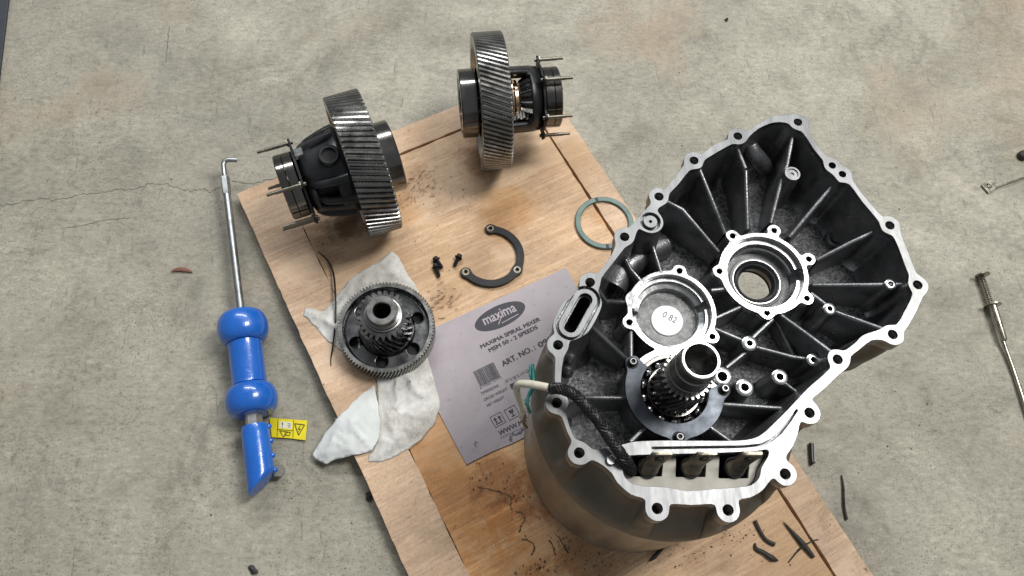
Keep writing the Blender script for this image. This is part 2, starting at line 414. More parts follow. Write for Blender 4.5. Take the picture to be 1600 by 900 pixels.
def text(name, s, p0, p1, z, height, mat, parent, bold=0.012, off=(0, 0, 0)):
    """flat lettering from p0 to p1 (baseline, parent's plane), capital height given"""
    cu = bpy.data.curves.new(name, 'FONT'); cu.body = s; cu.size = 1.0; cu.resolution_u = 3
    tmp = bpy.data.objects.new('tmp', cu); col.objects.link(tmp); bpy.context.view_layer.update()
    me = bpy.data.meshes.new_from_object(tmp.evaluated_get(bpy.context.evaluated_depsgraph_get()))
    bpy.data.objects.remove(tmp); bpy.data.curves.remove(cu)
    nv = len(me.vertices); vs0 = [v.co.copy() for v in me.vertices]; fs0 = [tuple(p.vertices) for p in me.polygons]
    sh_ = [(0, 0)] if bold <= 0.005 else [(-bold, 0), (bold, 0), (0, -bold * .7), (0, bold * .7)]
    me = bpy.data.meshes.new(name); me.from_pydata([(v.x + a, v.y + b, i * .00003) for i, (a, b) in enumerate(sh_) for v in vs0], [], [tuple(k + i * nv for k in f) for i in range(len(sh_)) for f in fs0]); me.update()
    xs = [v.co.x for v in me.vertices]; x0, x1 = min(xs), max(xs)
    p0 = Vector(p0[:2]); p1 = Vector(p1[:2]); d = p1 - p0; u = d.normalized(); n = Vector((-u.y, u.x)); k = d.length / (x1 - x0); hh = height / 0.7
    for v in me.vertices:
        q = p0 + u * ((v.co.x - x0) * k) + n * (v.co.y * hh); v.co = (q.x - off[0], q.y - off[1], z - off[2] + v.co.z)
    return link(name, me, mat, parent, 0)

# ------------------------------------------------------------------ the setting: floor
floor = MB().add([(-6, -5, 0), (6, -5, 0), (6, 7, 0), (-6, 7, 0)], [(0, 1, 2, 3)]).build('floor', 'concrete', None, 0)
tag(floor, kind='structure')
def ribbon(pts, wd, z, jag=0.0, n=4):
    pts = crom(pts, n); vs = []; fs = []
    for i, p in enumerate(pts):
        d = (pts[min(i + 1, len(pts) - 1)] - pts[max(0, i - 1)]).normalized(); q = Vector((-d.y, d.x, 0))
        ww = wd * (0.35 + 0.9 * random.random()); e = q * random.uniform(-jag, jag)
        vs += [(p.x + q.x * ww + e.x, p.y + q.y * ww + e.y, z), (p.x - q.x * ww + e.x, p.y - q.y * ww + e.y, z)]
        if i: k = 2 * i; fs.append((k - 2, k - 1, k + 1, k))
    return vs, fs
cr = MB()
cr.add(*ribbon([U(x, y, 0) for x, y in ((-30, 326), (0, 322), (30, 316), (62, 310), (80, 312), (105, 310), (130, 304), (165, 300), (190, 296), (215, 294), (235, 287), (258, 287), (280, 294), (300, 298), (315, 296), (330, 299), (345, 291))], 0.0008, 0.0006, 0.0028, 6))
cr.add(*ribbon([U(x, y, 0) for x, y in ((362, 283), (385, 287), (400, 286), (415, 282), (440, 276), (460, 270))], 0.0009, 0.0006, 0.0018, 6))
cr.add(*ribbon([U(x, y, 0) for x, y in ((95, 357), (130, 352), (160, 345), (205, 340))], 0.0005, 0.0006, 0.001, 6))
cr.add(*ribbon([U(x, y, 0) for x, y in ((265, 40), (262, 62), (260, 98))], 0.0010, 0.0006, 0.001, 6))
cr.build('crack', 'crack_dark', floor, 0)

# ------------------------------------------------------------------ plywood crate lid
BZ = 0.025
TL, TRc, BLp, BRp = U(370, 303, BZ), U(829, 119, BZ), U(660, 900, BZ), U(1380, 900, BZ)
ex = (TRc - TL).normalized(); ang = math.atan2(ex.y, ex.x)
board = empty('crate_lid', (TL.x, TL.y, 0), (0, 0, ang))
tag(board, 'worn plywood crate lid lying on the concrete under the gearbox parts', 'plywood board')
BM = Matrix.Rotation(-ang, 3, 'Z')
def BL(p): q = BM @ (Vector(p) - Vector((TL.x, TL.y, 0))); return Vector((q.x, q.y, p[2]))
WD = (TRc - TL).length; LN = 1.35
stains = []
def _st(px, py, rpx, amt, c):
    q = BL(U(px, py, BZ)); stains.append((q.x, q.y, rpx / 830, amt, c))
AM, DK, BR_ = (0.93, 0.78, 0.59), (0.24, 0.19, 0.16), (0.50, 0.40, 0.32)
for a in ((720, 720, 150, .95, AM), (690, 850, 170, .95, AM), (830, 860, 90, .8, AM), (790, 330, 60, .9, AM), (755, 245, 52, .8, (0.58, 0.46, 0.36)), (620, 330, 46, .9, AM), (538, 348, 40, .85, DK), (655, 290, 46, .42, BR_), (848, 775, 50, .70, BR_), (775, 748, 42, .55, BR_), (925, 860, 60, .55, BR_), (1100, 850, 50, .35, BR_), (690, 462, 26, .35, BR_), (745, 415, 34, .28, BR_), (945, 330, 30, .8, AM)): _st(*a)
def wood(name, a, b, seed, rot=0.0, amber=False):
    t = NT(name); loc = (seed * 1.7, seed * 3.1, 0)
    v = t.vec((5, 70, 5), (0, 0, rot), loc=loc)
    g = t.noise(1.6, 7, 0.7, v, dist=0.8)
    c = t.ramp(g, [(0.25, tuple(x * 0.82 for x in a)), (0.5, a), (0.75, b)])
    g2 = t.noise(1.0, 6, 0.75, t.vec((16, 330, 16), (0, 0, rot + 0.05), loc=loc), dist=0.5)
    c = t.mix(0.8, c, t.ramp(g2, [(0.34, 0.70), (0.5, 1.0), (0.66, 1.10)]), 'MULTIPLY')
    g3 = t.noise(180, 5, 0.8); c = t.mix(0.6, c, t.ramp(g3, [(0.36, 0.72), (0.5, 1.0), (0.64, 1.12)]), 'MULTIPLY')
    blotch = t.ramp(t.noise(5, 5, 0.6, t.vec(loc=loc), dist=0.8), [(0.35, 0.80), (0.55, 1.0), (0.7, 1.10)])
    c = t.mix(1.0, c, blotch, 'MULTIPLY')
    fl = t.ramp(t.noise(4, 3, 0.6, t.vec((1, 2.2, 1), loc=(seed, 5, 0))), [(0.54, 0.0), (0.58, 0.4)])
    c = t.mix(fl, c, tuple((x * y) ** 0.5 * 1.03 for x, y in zip(b, (0.66, 0.50, 0.36))))
    am = t.ramp(t.noise(3.3, 5, 0.6, t.vec(loc=(seed * 2 + 4, 1, 0)), dist=0.5), [(0.50, 0.0), (0.68, 0.6)])
    c = t.mix(am, c, (0.40, 0.235, 0.10))
    oil = t.ramp(t.noise(6.5, 7, 0.72, t.vec(loc=(seed + 9, 4, 0)), dist=0.9), [(0.60, 0.0), (0.76, 0.8)])
    c = t.mix(oil, c, (0.13, 0.075, 0.04))
    sp = t.ramp(t.noise(95, 3, 0.55), [(0.70, 0.0), (0.74, 0.85)])
    sel = t.ramp(t.noise(7, 3, vec=t.vec(loc=(2, seed, 0))), [(0.45, 0.0), (0.6, 1.0)])
    c = t.mix(t.math('MULTIPLY', sp, sel), c, (0.07, 0.04, 0.022))
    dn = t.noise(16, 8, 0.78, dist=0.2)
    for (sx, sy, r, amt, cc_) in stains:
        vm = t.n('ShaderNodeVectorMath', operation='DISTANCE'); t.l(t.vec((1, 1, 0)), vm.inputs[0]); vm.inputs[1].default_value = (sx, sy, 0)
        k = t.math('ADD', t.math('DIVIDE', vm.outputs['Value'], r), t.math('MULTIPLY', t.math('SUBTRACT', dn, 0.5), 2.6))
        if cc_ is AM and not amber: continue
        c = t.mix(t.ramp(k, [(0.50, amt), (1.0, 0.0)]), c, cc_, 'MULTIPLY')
    t.set(Base_Color=c, Roughness=0.62)
    t.bump(g, 0.15, 0.002); MT[name] = t.m
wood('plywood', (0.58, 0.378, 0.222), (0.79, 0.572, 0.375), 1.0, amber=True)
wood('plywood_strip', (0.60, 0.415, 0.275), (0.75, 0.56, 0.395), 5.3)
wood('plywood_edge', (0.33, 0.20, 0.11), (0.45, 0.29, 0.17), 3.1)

def plank(x0, x1, y0, y1, zb, zt, mat, rag=0.0015, sk=0.0):
    """board piece with slightly splintered edges"""
    def edge(ax, ay, bx, by):
        L = math.hypot(bx - ax, by - ay); n = max(2, int(L / 0.012)); out = []
        for i in range(n):
            t = i / n; px, py = ax + (bx - ax) * t, ay + (by - ay) * t
            k = rag * noise.noise((px * 40, py * 40, 3.3)) + rag * 0.6 * noise.noise((px * 170, py * 170, 1.3))
            out.append((px + k * (by - ay) / L, py - k * (bx - ax) / L))
        return out
    lp = edge(x0, y0, x1, y0) + edge(x1, y0, x1, y1) + edge(x1, y1, x0, y1) + edge(x0, y1, x0, y0)
    o = plate('plank', [lp], zb, zt, mat, board, 0.0007)
    return o
# positions along the lid's own axes from the photograph's seams
lx = BL(U(640, 705, BZ)).x; gx = BL(U(1080, 565, BZ)).x; gxa = BL(U(900, 300, BZ)).x; ty = BL(U(668, 224, BZ)).y
rx = BL(U(1130, 542, BZ)).x
gx = (BL(U(1233, 762, BZ)).x + gxa) / 2
rx = (BL(U(1300, 790, BZ)).x + BL(U(952, 292, BZ)).x) / 2
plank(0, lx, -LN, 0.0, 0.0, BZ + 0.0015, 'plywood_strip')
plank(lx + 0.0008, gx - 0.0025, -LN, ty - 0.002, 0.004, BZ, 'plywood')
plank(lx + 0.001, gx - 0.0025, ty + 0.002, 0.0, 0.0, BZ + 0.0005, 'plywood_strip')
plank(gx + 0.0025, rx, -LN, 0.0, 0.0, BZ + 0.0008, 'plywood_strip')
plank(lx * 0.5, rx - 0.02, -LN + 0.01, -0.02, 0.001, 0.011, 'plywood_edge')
# staples
for a, b in (((742, 690), (744, 698)), ((563, 330), (566, 338))):
    p, q = BL(U(*a, BZ)), BL(U(*b, BZ)); up = Vector((0, 0, 0.004))
    MB().tube([p, p + up, q + up, q], 0.0006, 6).build('staple', 'zinc', board)

# ------------------------------------------------------------------ gearbox housing
ZF = 0.40                     # machined joint face
ZR = 0.352                    # bearing bore faces
ZP = 0.305                    # pan
AX = U(1054, 609, 0.36); AXIS = Vector((AX.x, AX.y))
HO = Vector((AX.x, AX.y, BZ))
house = empty('gearbox_housing', HO)
tag(house, 'open cast aluminium gearbox housing standing on its motor can on the lid', 'gearbox housing')
def F2(p, z=ZF): q = U(p[0], p[1], z); return (q.x, q.y)
outer_px = [(1138,217),(1142.5,209.5),(1151.5,203.5),(1165,205),(1192,188.5),(1207,181),(1225,179.5),(1246,180),(1261,186),(1264,199),(1273,220),(1285,236.5),(1300,250),(1315,260),(1328.5,269),(1333,281.5),(1351,307),(1378,337),(1390,339),(1402,346),(1406,358),(1412.5,376),(1423,403),(1431,424),(1438,433),(1448,443),(1448.5,452),(1441,467),(1432,488),(1420,509),(1411,521),(1409.5,533),(1399,537.5),(1387,533),(1372,531),(1360,533),(1345,545),(1330,557),(1324,572),(1288,608),(1270,623),(1272,629),(1279,645),(1272,657.5),(1260,659),(1251,660),(1246.5,680),(1239,698),(1229.5,712),(1231,722),(1239,732),(1242,743),(1235,753),(1224,755),(1212,746),(1203,752),(1191,767),(1173,777.5),(1155,782),(1152,800),(1145,811),(1134,812),(1125,803),(1122,792.5),(1111,788),(1080,789.5),(1049,788),(1043,794),(1040,806),(1028,811),(1014.5,804.5),(1011.5,788),(1005,779),(986,773),(965,755),(956,740),(938,725),(923,719),(911,723.5),(896,719),(891.5,707),(896,696.5),(885.5,674),(878,653),(870.5,644),(858.5,638),(856,627),(862,618.5),(867,611),(866.5,590),(867,554),(859,545),(859,533),(867,524),(864,512),(866.5,497),(880,473),(907,446),(911,437),(922,429),(933,427),(952,404),(961,385),(964,370),(973,360),(983,355),(1006,330),(1018,316),(1018,304),(1027,296),(1038,297),(1057,273),(1072,253),(1076,243),(1085,239),(1095,241),(1117,225)]
inner_px = [(1165,218.5),(1186,200.5),(1210,191),(1231,192.4),(1240,199),(1252,205),(1262.5,218.5),(1273,235),(1288,253),(1293,264),(1306,276),(1312,284),(1327,288),(1348,316),(1374,347),(1380,360),(1394,368),(1403.5,386),(1413,412),(1421.5,434),(1426,458),(1414,485),(1400,508),(1384,511),(1369,516.5),(1348,524),(1336,536),(1318,548),(1302,548),(1297,557),(1298.5,572),(1285,587),(1264,605),(1246,624),(1228,643),(1209,662),(1191,678),(1173,686),(1140,688.5),(1080,688),(1030,688),(992,690),(974,694),(940,701),(926,701),(911,692),(899,684.5),(890,665),(885.5,647),(884,636),(887,628),(883,617),(877,602),(878.5,572),(884.5,545),(891,533),(913,524),(926,509),(940,479),(938.5,464),(934,449),(940,434),(961,407),(979,383.5),(991,370),(998,358),(1006,359.5),(1021,361.6),(1033.6,352),(1030,337),(1028,327),(1041,314.5),(1043,306),(1060,288),(1078,266),(1094.5,260.5),(1098,252),(1120,238),(1144,225),(1156,224)]
bolts_px = [(1247,190.6),(1153,212.5),(1084.6,250.6),(1029.7,307),(976,370),(922,441),(872,539),(870,629.6),(905,707.6),(1027,794.6),(1137.7,797),(1227,740.6),(1265,645),(1309,561.5),(1395,522.5),(1434,445),(1390.6,352),(1316.5,272),(1300.6,258.4)]
Po = crom([Vector((*F2(p), 0)) for p in outer_px], 3, True); Pi = crom([Vector((*F2(p), 0)) for p in inner_px], 3, True)
xs = [p.x for p in Po]; ys = [p.y for p in Po]
g = G2(min(xs) - .03, max(xs) + .03, min(ys) - .03, max(ys) + .03, 0.0012)
bolts = [F2(p) for p in bolts_px]
sd_out = g.poly(Po); sd_in = g.poly(Pi)
for i, b in enumerate(bolts):
    r = 0.0128 if i in (17, 18) else 0.0138
    sd_out = smin(sd_out, g.circ(b, r), 0.006); sd_in = smax(sd_in, -g.circ(b, r - 0.001), 0.006)
plug = F2((1016.5, 346)); sd_in = smax(sd_in, -g.circ(plug, 0.0175), 0.005)
pocket_px = [(985,712),(1040,710),(1120,708),(1180,705),(1199,703),(1200,713),(1190,730),(1186,746),(1173,758),(1146,761.6),(1115,764),(1076,767),(1040,761),(995,758),(977,746),(973,731),(976,718)]
Pp = crom([Vector((*F2(p), 0)) for p in pocket_px], 3, True); sd_pk = g.poly(Pp)
fl = smax(sd_out, -sd_in, 0.002); fl = smax(fl, -sd_pk, 0.002)
for i, b in enumerate(bolts): fl = np.maximum(fl, -g.circ(b, 0.0052 if i in (17, 18) else 0.0063))
# slotted port with its seal groove, the plug's ring groove, the oil groove beside the bar, the bleed bore
sa, sb = F2((914.5, 468.5)), F2((892, 509)); slot = g.cap(sa, sb, 0.0092)
groove = np.abs(slot - 0.0085) - 0.0019
pgroove = np.abs(g.circ(plug, 0.0118)) - 0.0022
ogroove = g.line([F2(p) for p in ((1245, 641), (1234, 658), (1220, 676), (1205, 688), (1190, 695), (1160, 698), (1080, 699), (1020, 700))], 0.0013)
f2 = np.maximum(fl, -slot); f2 = np.maximum(f2, -groove); f2 = np.maximum(f2, -pgroove); f2 = np.maximum(f2, -ogroove)
f2 = np.maximum(f2, -g.circ(plug, 0.0022))
plate('joint_flange', g.loops(f2), ZF - 0.008, ZF, 'machined', house, 0.0005, HO)
base = np.maximum(fl, -(slot + 0.0015))
plate('flange_web', g.loops(base), ZF - 0.02, ZF - 0.0082, 'cast_inner', house, 0.0005, HO)
def wall(loop, levels, name, mat, rev=1):
    """loop swept down: levels = (z, inset); inset moves each point along the inward normal"""
    n = len(loop); mb = MB(); vs = []
    area = sum(loop[i].x * loop[(i + 1) % n].y - loop[(i + 1) % n].x * loop[i].y for i in range(n)); sg = 1 if area > 0 else -1
    nor = []
    for i in range(n):
        d = (loop[(i + 2) % n] - loop[i - 2]).normalized(); nor.append(Vector((-d.y, d.x)) * sg)
    for z, ins in levels:
        for p, q in zip(loop, nor):
            e = ins(p) if callable(ins) else None
            r = e if e is not None else p + q * ins
            vs.append((r.x, r.y, z))
    fs = [(j * n + i, j * n + (i + 1) % n, (j + 1) * n + (i + 1) % n, (j + 1) * n + i) for j in range(len(levels) - 1) for i in range(n)]
    return mb.add(vs, fs).build(name, mat, house, 50, HO)
big = lambda L: max(L, key=lambda l: (max(p[0] for p in l) - min(p[0] for p in l)))
inl = even(big(g.loops(sd_in)), 0.004)
wall(inl, [(ZF - 0.004, -0.0006), (ZF - 0.03, 0.002), (ZF - 0.075, 0.006), (ZP + 0.006, 0.009), (ZP - 0.001, 0.017)], 'inner_wall', 'cast_inner')
pkl = even(big(g.loops(sd_pk)), 0.004)
wall(pkl, [(ZF - 0.003, -0.0006), (ZF - 0.05, 0.001)], 'pocket_wall', 'bore_metal')
outl = even(big(g.loops(sd_out + 0.0022)), 0.004)
RS = 0.181
def toward(k, dz=0.0):
    def f(p):
        d = p - AXIS; L = d.length; wgt = max(0, min(1, (0.30 - L) / 0.05)); wgt = wgt * wgt * (3 - 2 * wgt)
        rad = AXIS + d / L * (RS + dz); ins = p - d / L * 0.008 * k
        return ins.lerp(p.lerp(rad, k), wgt)
    return f
wall(outl, [(ZF - 0.006, -0.0004), (ZF - 0.02, 0.001), (ZF - 0.035, toward(0.0)), (ZF - 0.052, toward(0.10)), (ZF - 0.066, toward(0.32)), (ZF - 0.080, toward(0.66)), (ZF - 0.092, toward(0.90)), (ZF - 0.112, toward(1.0))], 'outer_wall', 'cast_outer')
sll = even(big(g.loops(slot)), 0.003)
wall(sll, [(ZF - 0.0015, -0.0008), (ZF - 0.07, 0.0)], 'port_wall', 'cast_inner')
plate('port_bottom', g.loops(slot - 0.002), ZF - 0.072, ZF - 0.069, 'hole_shade', house, 0.0005, HO)
# pan with openings for the bores
CB, CM, CS = F2((1194, 426), ZR), F2((1050, 486), ZR), (AX.x, AX.y)
pan = np.maximum(sd_out + 0.012, -g.circ(CB, 0.05)); pan = np.maximum(pan, -g.circ(CM, 0.05)); pan = np.maximum(pan, -g.circ(CS, 0.046))
plate('pan', g.loops(pan), ZP - 0.014, ZP, 'cast_floor', house, 0.0005, HO)
# motor can
mc = MB(); rc = 0.1755
prof = [(BZ + 0.0005, 0.02), (BZ + 0.0005, rc - 0.004), (BZ + 0.004, rc), (0.040, rc), (0.0415, rc - 0.0012), (0.0435, rc - 0.0012), (0.045, rc), (0.10, rc + 0.0005), (0.252, rc + 0.001), (0.2535, rc - 0.0005), (0.2555, rc - 0.0005), (0.257, rc + 0.001), (0.268, rc + 0.001), (0.271, rc + 0.0055), (0.285, rc + 0.006), (0.291, rc + 0.002), (0.291, 0.05)]
mc.lathe(prof, 128, 'z', (AX.x, AX.y, 0)); mc.build('motor_can', 'motor_can', house, 30, HO)
# bearing bore face plate: three bores joined, with bolt lugs
bh = [F2(p, ZR) for p in ((1145, 368.5), (1210, 360), (1264, 404.7), (1261, 466), (1198.6, 489), (1124.3, 423.8))]
mh = [F2(p, ZR) for p in ((1062, 423.2), (1113.3, 526), (983.6, 503.5), (988, 467))]
gb = G2(AX.x - 0.09, CB[0] + 0.09, AX.y - 0.09, CB[1] + 0.09, 0.001)
rimB, rimM, rimS = gb.circ(CB, 0.0635), gb.circ(CM, 0.0615), gb.circ(CS, 0.0600)
rim = smin(rimB, rimM, 0.004)
for p in bh: rim = smin(rim, gb.circ(p, 0.0098), 0.006)
for p in mh: rim = smin(rim, gb.circ(p, 0.0098), 0.006)
rim = smin(rim, rimS, 0.004)
f3 = np.maximum(rim, -gb.circ(CB, 0.0565)); f3 = np.maximum(f3, -gb.circ(CM, 0.0547)); f3 = np.maximum(f3, -gb.circ(CS, 0.0505))
for p in bh + mh[:3]: f3 = np.maximum(f3, -gb.circ(p, 0.0040))
plate('bore_face', gb.loops(f3), ZR - 0.010, ZR, 'bore_metal', house, 0.0008, HO)
for lp in gb.loops(rim + 0.0008):
    if max(p[0] for p in lp) - min(p[0] for p in lp) > 0.03:
        wall(even(lp, 0.004), [(ZR - 0.004, 0.0), (ZR - 0.03, -0.003), (ZP - 0.002, -0.008)], 'bore_tower', 'cast_inner')
def ring(name, c, prof, mat, a0=0.0, a1=2 * PI, n=72, parent=house):
    return MB().lathe(prof, n, 'z', (c[0], c[1], 0), a0, a1, close=(a1 - a0) < 6.2 or prof[0] == prof[-1]).build(name, mat, parent, 30, HO)
rd = math.radians
# differential bore, open to the floor
ring('bore_seat', CB, [(ZR - 0.003, 0.0568), (ZR - 0.034, 0.0566), (ZR - 0.034, 0.050)], 'bore_metal')
ring('bore_liner', CB, [(ZR - 0.009, 0.0562), (ZR - 0.009, 0.0497), (ZR - 0.020, 0.0490), (ZR - 0.022, 0.047), (ZR - 0.033, 0.047), (ZR - 0.033, 0.0562)], 'bore_metal', rd(12), rd(352))
ring('bore_ledge', CB, [(ZR - 0.033, 0.048), (ZR - 0.033, 0.0355), (ZR - 0.046, 0.0355)], 'cast_disc')
ring('oil_seal', CB, [(ZR - 0.0332, 0.0400), (ZR - 0.0315, 0.0392), (ZR - 0.0315, 0.0345), (ZR - 0.0325, 0.0318), (ZR - 0.0345, 0.0300), (ZR - 0.0335, 0.0275), (ZR - 0.0375, 0.0252), (ZR - 0.0395, 0.0240), (ZR - 0.0440, 0.0250), (ZR - 0.062, 0.031)], 'rubber')
ring('seal_case', CB, [(ZR - 0.0318, 0.0352), (ZR - 0.0308, 0.0350), (ZR - 0.0308, 0.0338), (ZR - 0.0322, 0.0334)], 'bore_metal')
ring('bore_tube', CB, [(ZR - 0.04, 0.0500), (ZR - 0.064, 0.0495), (ZR - 0.064, 0.030)], 'cast_inner')
# blind bore with round pad
ring('bore_seat', CM, [(ZR - 0.003, 0.0549), (ZR - 0.030, 0.0547), (ZR - 0.030, 0.046)], 'bore_metal')
for a0, a1 in ((22, 172), (186, 368)):
    ring('bore_liner', CM, [(ZR - 0.010, 0.0543), (ZR - 0.010, 0.0492), (ZR - 0.018, 0.0488), (ZR - 0.020, 0.0425), (ZR - 0.029, 0.0415), (ZR - 0.029, 0.0543)], 'bore_metal', rd(a0), rd(a1))
ring('bore_bottom', CM, [(ZR - 0.028, 0.048), (ZR - 0.028, 0.0425), (ZR - 0.031, 0.041), (ZR - 0.031, 0.0005)], 'cast_disc')
padc = F2((1042.6, 500.5), ZR - 0.0285)
pad = ring('round_pad', padc, [(ZR - 0.0308, 0.0224), (ZR - 0.0292, 0.0224), (ZR - 0.0285, 0.0215), (ZR - 0.0285, 0.0004)], 'white_pad')
tp = [F2(p, ZR - 0.028) for p in ((1034, 494), (1055, 505))]
text('handwriting', '0 82', tp[0], tp[1], ZR - 0.0281, 0.0095, 'ink_grey', pad, 0.0, HO)
# ribs
def rib(pts, t=0.0029, zs=None, bot=ZP - 0.003):
    """pts: (x, y, z) in photograph pixels and height of the rib's crest"""
    P = [U(*p) for p in pts]; mb = MB(); n = len(P); vs = []
    for i, p in enumerate(P):
        d = (P[min(i + 1, n - 1)] - P[max(0, i - 1)]); d.z = 0; d.normalize(); q = Vector((-d.y, d.x, 0))
        h = p.z - bot
        for wd, z in ((t + h * 0.07, bot), (t + 0.0005, p.z - 0.003), (t * 0.75, p.z - 0.0008), (t * 0.3, p.z), (-t * 0.3, p.z), (-t * 0.75, p.z - 0.0008), (-t - 0.0005, p.z - 0.003), (-t - h * 0.07, bot)):
            vs.append((p.x + q.x * wd, p.y + q.y * wd, z))
    fs = [(i * 8 + k, i * 8 + k + 1, (i + 1) * 8 + k + 1, (i + 1) * 8 + k) for i in range(n - 1) for k in range(7)]
    fs += [tuple(range(8)), tuple((n - 1) * 8 + k for k in range(8))]
    return mb.add(vs, fs).build('rib', 'cast_inner', house, 40, HO)
ZT = ZF - 0.014; ZL = ZR - 0.003
ribs = [
 [(1150, 222, ZT), (1166, 262, ZF - 0.02), (1169, 358, ZL)],
 [(1240, 208, ZT), (1231, 256, ZF - .025), (1219, 292, ZF - .035), (1205, 348, ZL)],
 [(1311, 280, ZT), (1290, 303, ZF - .022), (1234, 370, ZL)],
 [(1382, 354, ZT), (1330, 378, ZF - .03), (1276, 406, ZL)],
 [(1424, 443, ZT), (1350, 444, ZF - .03), (1270, 444.5, ZL)],
 [(1384, 514, ZT), (1306, 486, ZF - .035), (1268, 457, ZL)],
 [(1300, 549, ZT), (1260, 519, ZF - .03), (1220, 490, ZL)],
 [(1180, 541, ZL), (1240, 557, ZL + .004), (1268, 561, ZL + .008)],
 [(1242, 556, ZL - .02), (1214, 500, ZL - .015)],
 [(1170, 534, ZL), (1208, 498, ZL)],
 [(1171, 546, ZL), (1136, 574, ZL)],
 [(1216, 590, ZL), (1246, 612, ZL - .004)],
 [(1118, 630, ZL), (1232, 638, ZL + .008)],
 [(1091, 257, ZT), (1110, 303, ZF - .025), (1134, 364, ZL)],
 [(1036, 311, ZT), (1046, 315, ZF - .018), (1067.5, 326.5, ZF - .022), (1124, 393, ZL)],
 [(1019, 380, ZL + .01), (1033, 424, ZL)],
 [(974, 396, ZL + .012), (986, 420, ZL + .004), (1002, 438, ZL)],
 [(936, 452, ZT), (949, 470, ZL + .012), (980, 471, ZL)],
 [(921, 505, ZT), (979, 560, ZL)],
 [(986.5, 517, ZL), (986.5, 560, ZL)],
 [(885, 628, ZT), (919, 620, ZL + .012), (983, 621.5, ZL)],
 [(1014, 662, ZL), (986, 690, ZL)],
 [(1112, 453, ZL), (1138, 450, ZL)],
 [(1120, 496, ZL), (1164, 476, ZL)],
 [(1118, 513, ZL), (1168, 534, ZL)],
 [(1106, 664, ZL), (1146, 692, ZL)],
]
for r in ribs: rib(r)
rib([(1153, 231, ZF - 0.013), (1166, 262, ZF - 0.013)], 0.003, bot=ZF - 0.03).active_material = MT['bore_metal']
# posts with drilled machined tops
for (x, y, r, h, dz) in ((1171.6, 536, .0108, .0040, .004), (1129, 588, .0135, .0065, .003), (1164, 605, .0120, .0052, .004), (1219, 588.5, .0108, .0046, .012), (1271.5, 562, .0092, .0038, .012), (1297, 482, .0088, .0036, .018), (1392, 443.6, .0080, .0036, .030)):
    z = ZR + dz; c = F2((x, y), z)
    post = MB().lathe([(z - 0.0008, r - 0.0002), (z - 0.02, r + 0.0008), (ZP - 0.002, r + 0.004)], 28, 'z', (c[0], c[1], 0)).build('post', 'cast_inner', house, 40, HO)
    MB().lathe([(z - 0.014, h), (z - 0.0006, h), (z, h + 0.0006), (z, r - 0.0012), (z - 0.0010, r)], 28, 'z', (c[0], c[1], 0)).build('machined_top', 'bore_metal', post, 40, HO)
    MB().lathe([(z - 0.013, h), (z - 0.013, 0.0003)], 20, 'z', (c[0], c[1], 0)).build('hole_bottom', 'hole_shade', post, 40, HO)
# plug boss column, its disc, and threaded walls of the bolt holes
MB().lathe([(ZF - 0.008, 0.0182), (ZF - 0.05, 0.0195), (ZP, 0.023)], 32, 'z', (plug[0], plug[1], 0)).build('plug_boss', 'cast_inner', house, 40, HO)
for b in bolts:
    mb = MB(); prof = []
    for k in range(9): prof += [(ZF - 0.004 - k * 0.0026, 0.0061), (ZF - 0.0053 - k * 0.0026, 0.0052)]
    mb.lathe(prof, 24, 'z', (b[0], b[1], 0)); mb.lathe([(ZF - 0.027, 0.0062), (ZF - 0.027, 0.0003)], 16, 'z', (b[0], b[1], 0))
    mb.build('bolt_hole', 'thread_dark', house, 40, HO)
# screw plug on its post near the top corner, dowel by the cable, ring recess on the wall
c = F2((1238.5, 271), ZF - 0.02); z = ZF - 0.02
pp = MB().lathe([(z - 0.001, 0.0118), (ZP, 0.017)], 32, 'z', (c[0], c[1], 0)).build('post', 'cast_inner', house, 40, HO)
MB().lathe([(z - .003, .0118), (z, .0112), (z, .0085), (z - .002, .0080), (z - .002, .0030), (z - .004, .0026), (z - .004, .0002)], 32, 'z', (c[0], c[1], 0)).build('screw_plug', 'machined', pp, 40, HO)
c = F2((955, 719), ZF + 0.004)
MB().lathe([(ZF - .004, .0062), (ZF + .003, .0062), (ZF + .0045, .0050), (ZF + .0045, .0002)], 24, 'z', (c[0], c[1], 0)).build('dowel_pin', 'bore_metal', house, 40, HO)
c = F2((1307, 372), ZP + 0.01)
MB().lathe([(ZP - .001, .0160), (ZP + .010, .0145), (ZP + .0105, .0115), (ZP + .004, .0105), (ZP + .004, .0060), (ZP + .009, .0055), (ZP + .009, .0002)], 32, 'z', (c[0], c[1], 0)).build('oil_port', 'cast_inner', house, 40, HO)
# cast bulges: gallery by the side wall, lumps on walls
MB().tube(crom([U(958, 448, .322), U(972, 425, .326), U(1000, 400, .322), U(1035, 384, .312)], 5), [0.020] * 16, 16).build('oil_gallery', 'cast_inner', house, 60, HO)
for x, y, z, r in ((890, 561, .362, .009), (886, 581, .356, .009)):
    MB().sphere(U(x, y, z), r, 16, 1.8).build('cast_lump', 'cast_inner', house, 60, HO)
MB().tube([U(1172, 226, .365), U(1176, 238, .358), U(1186, 252, .345), U(1196, 262, .325)], [.010, .013, .014, .013], 16).build('cast_lump', 'cast_inner', house, 60, HO)
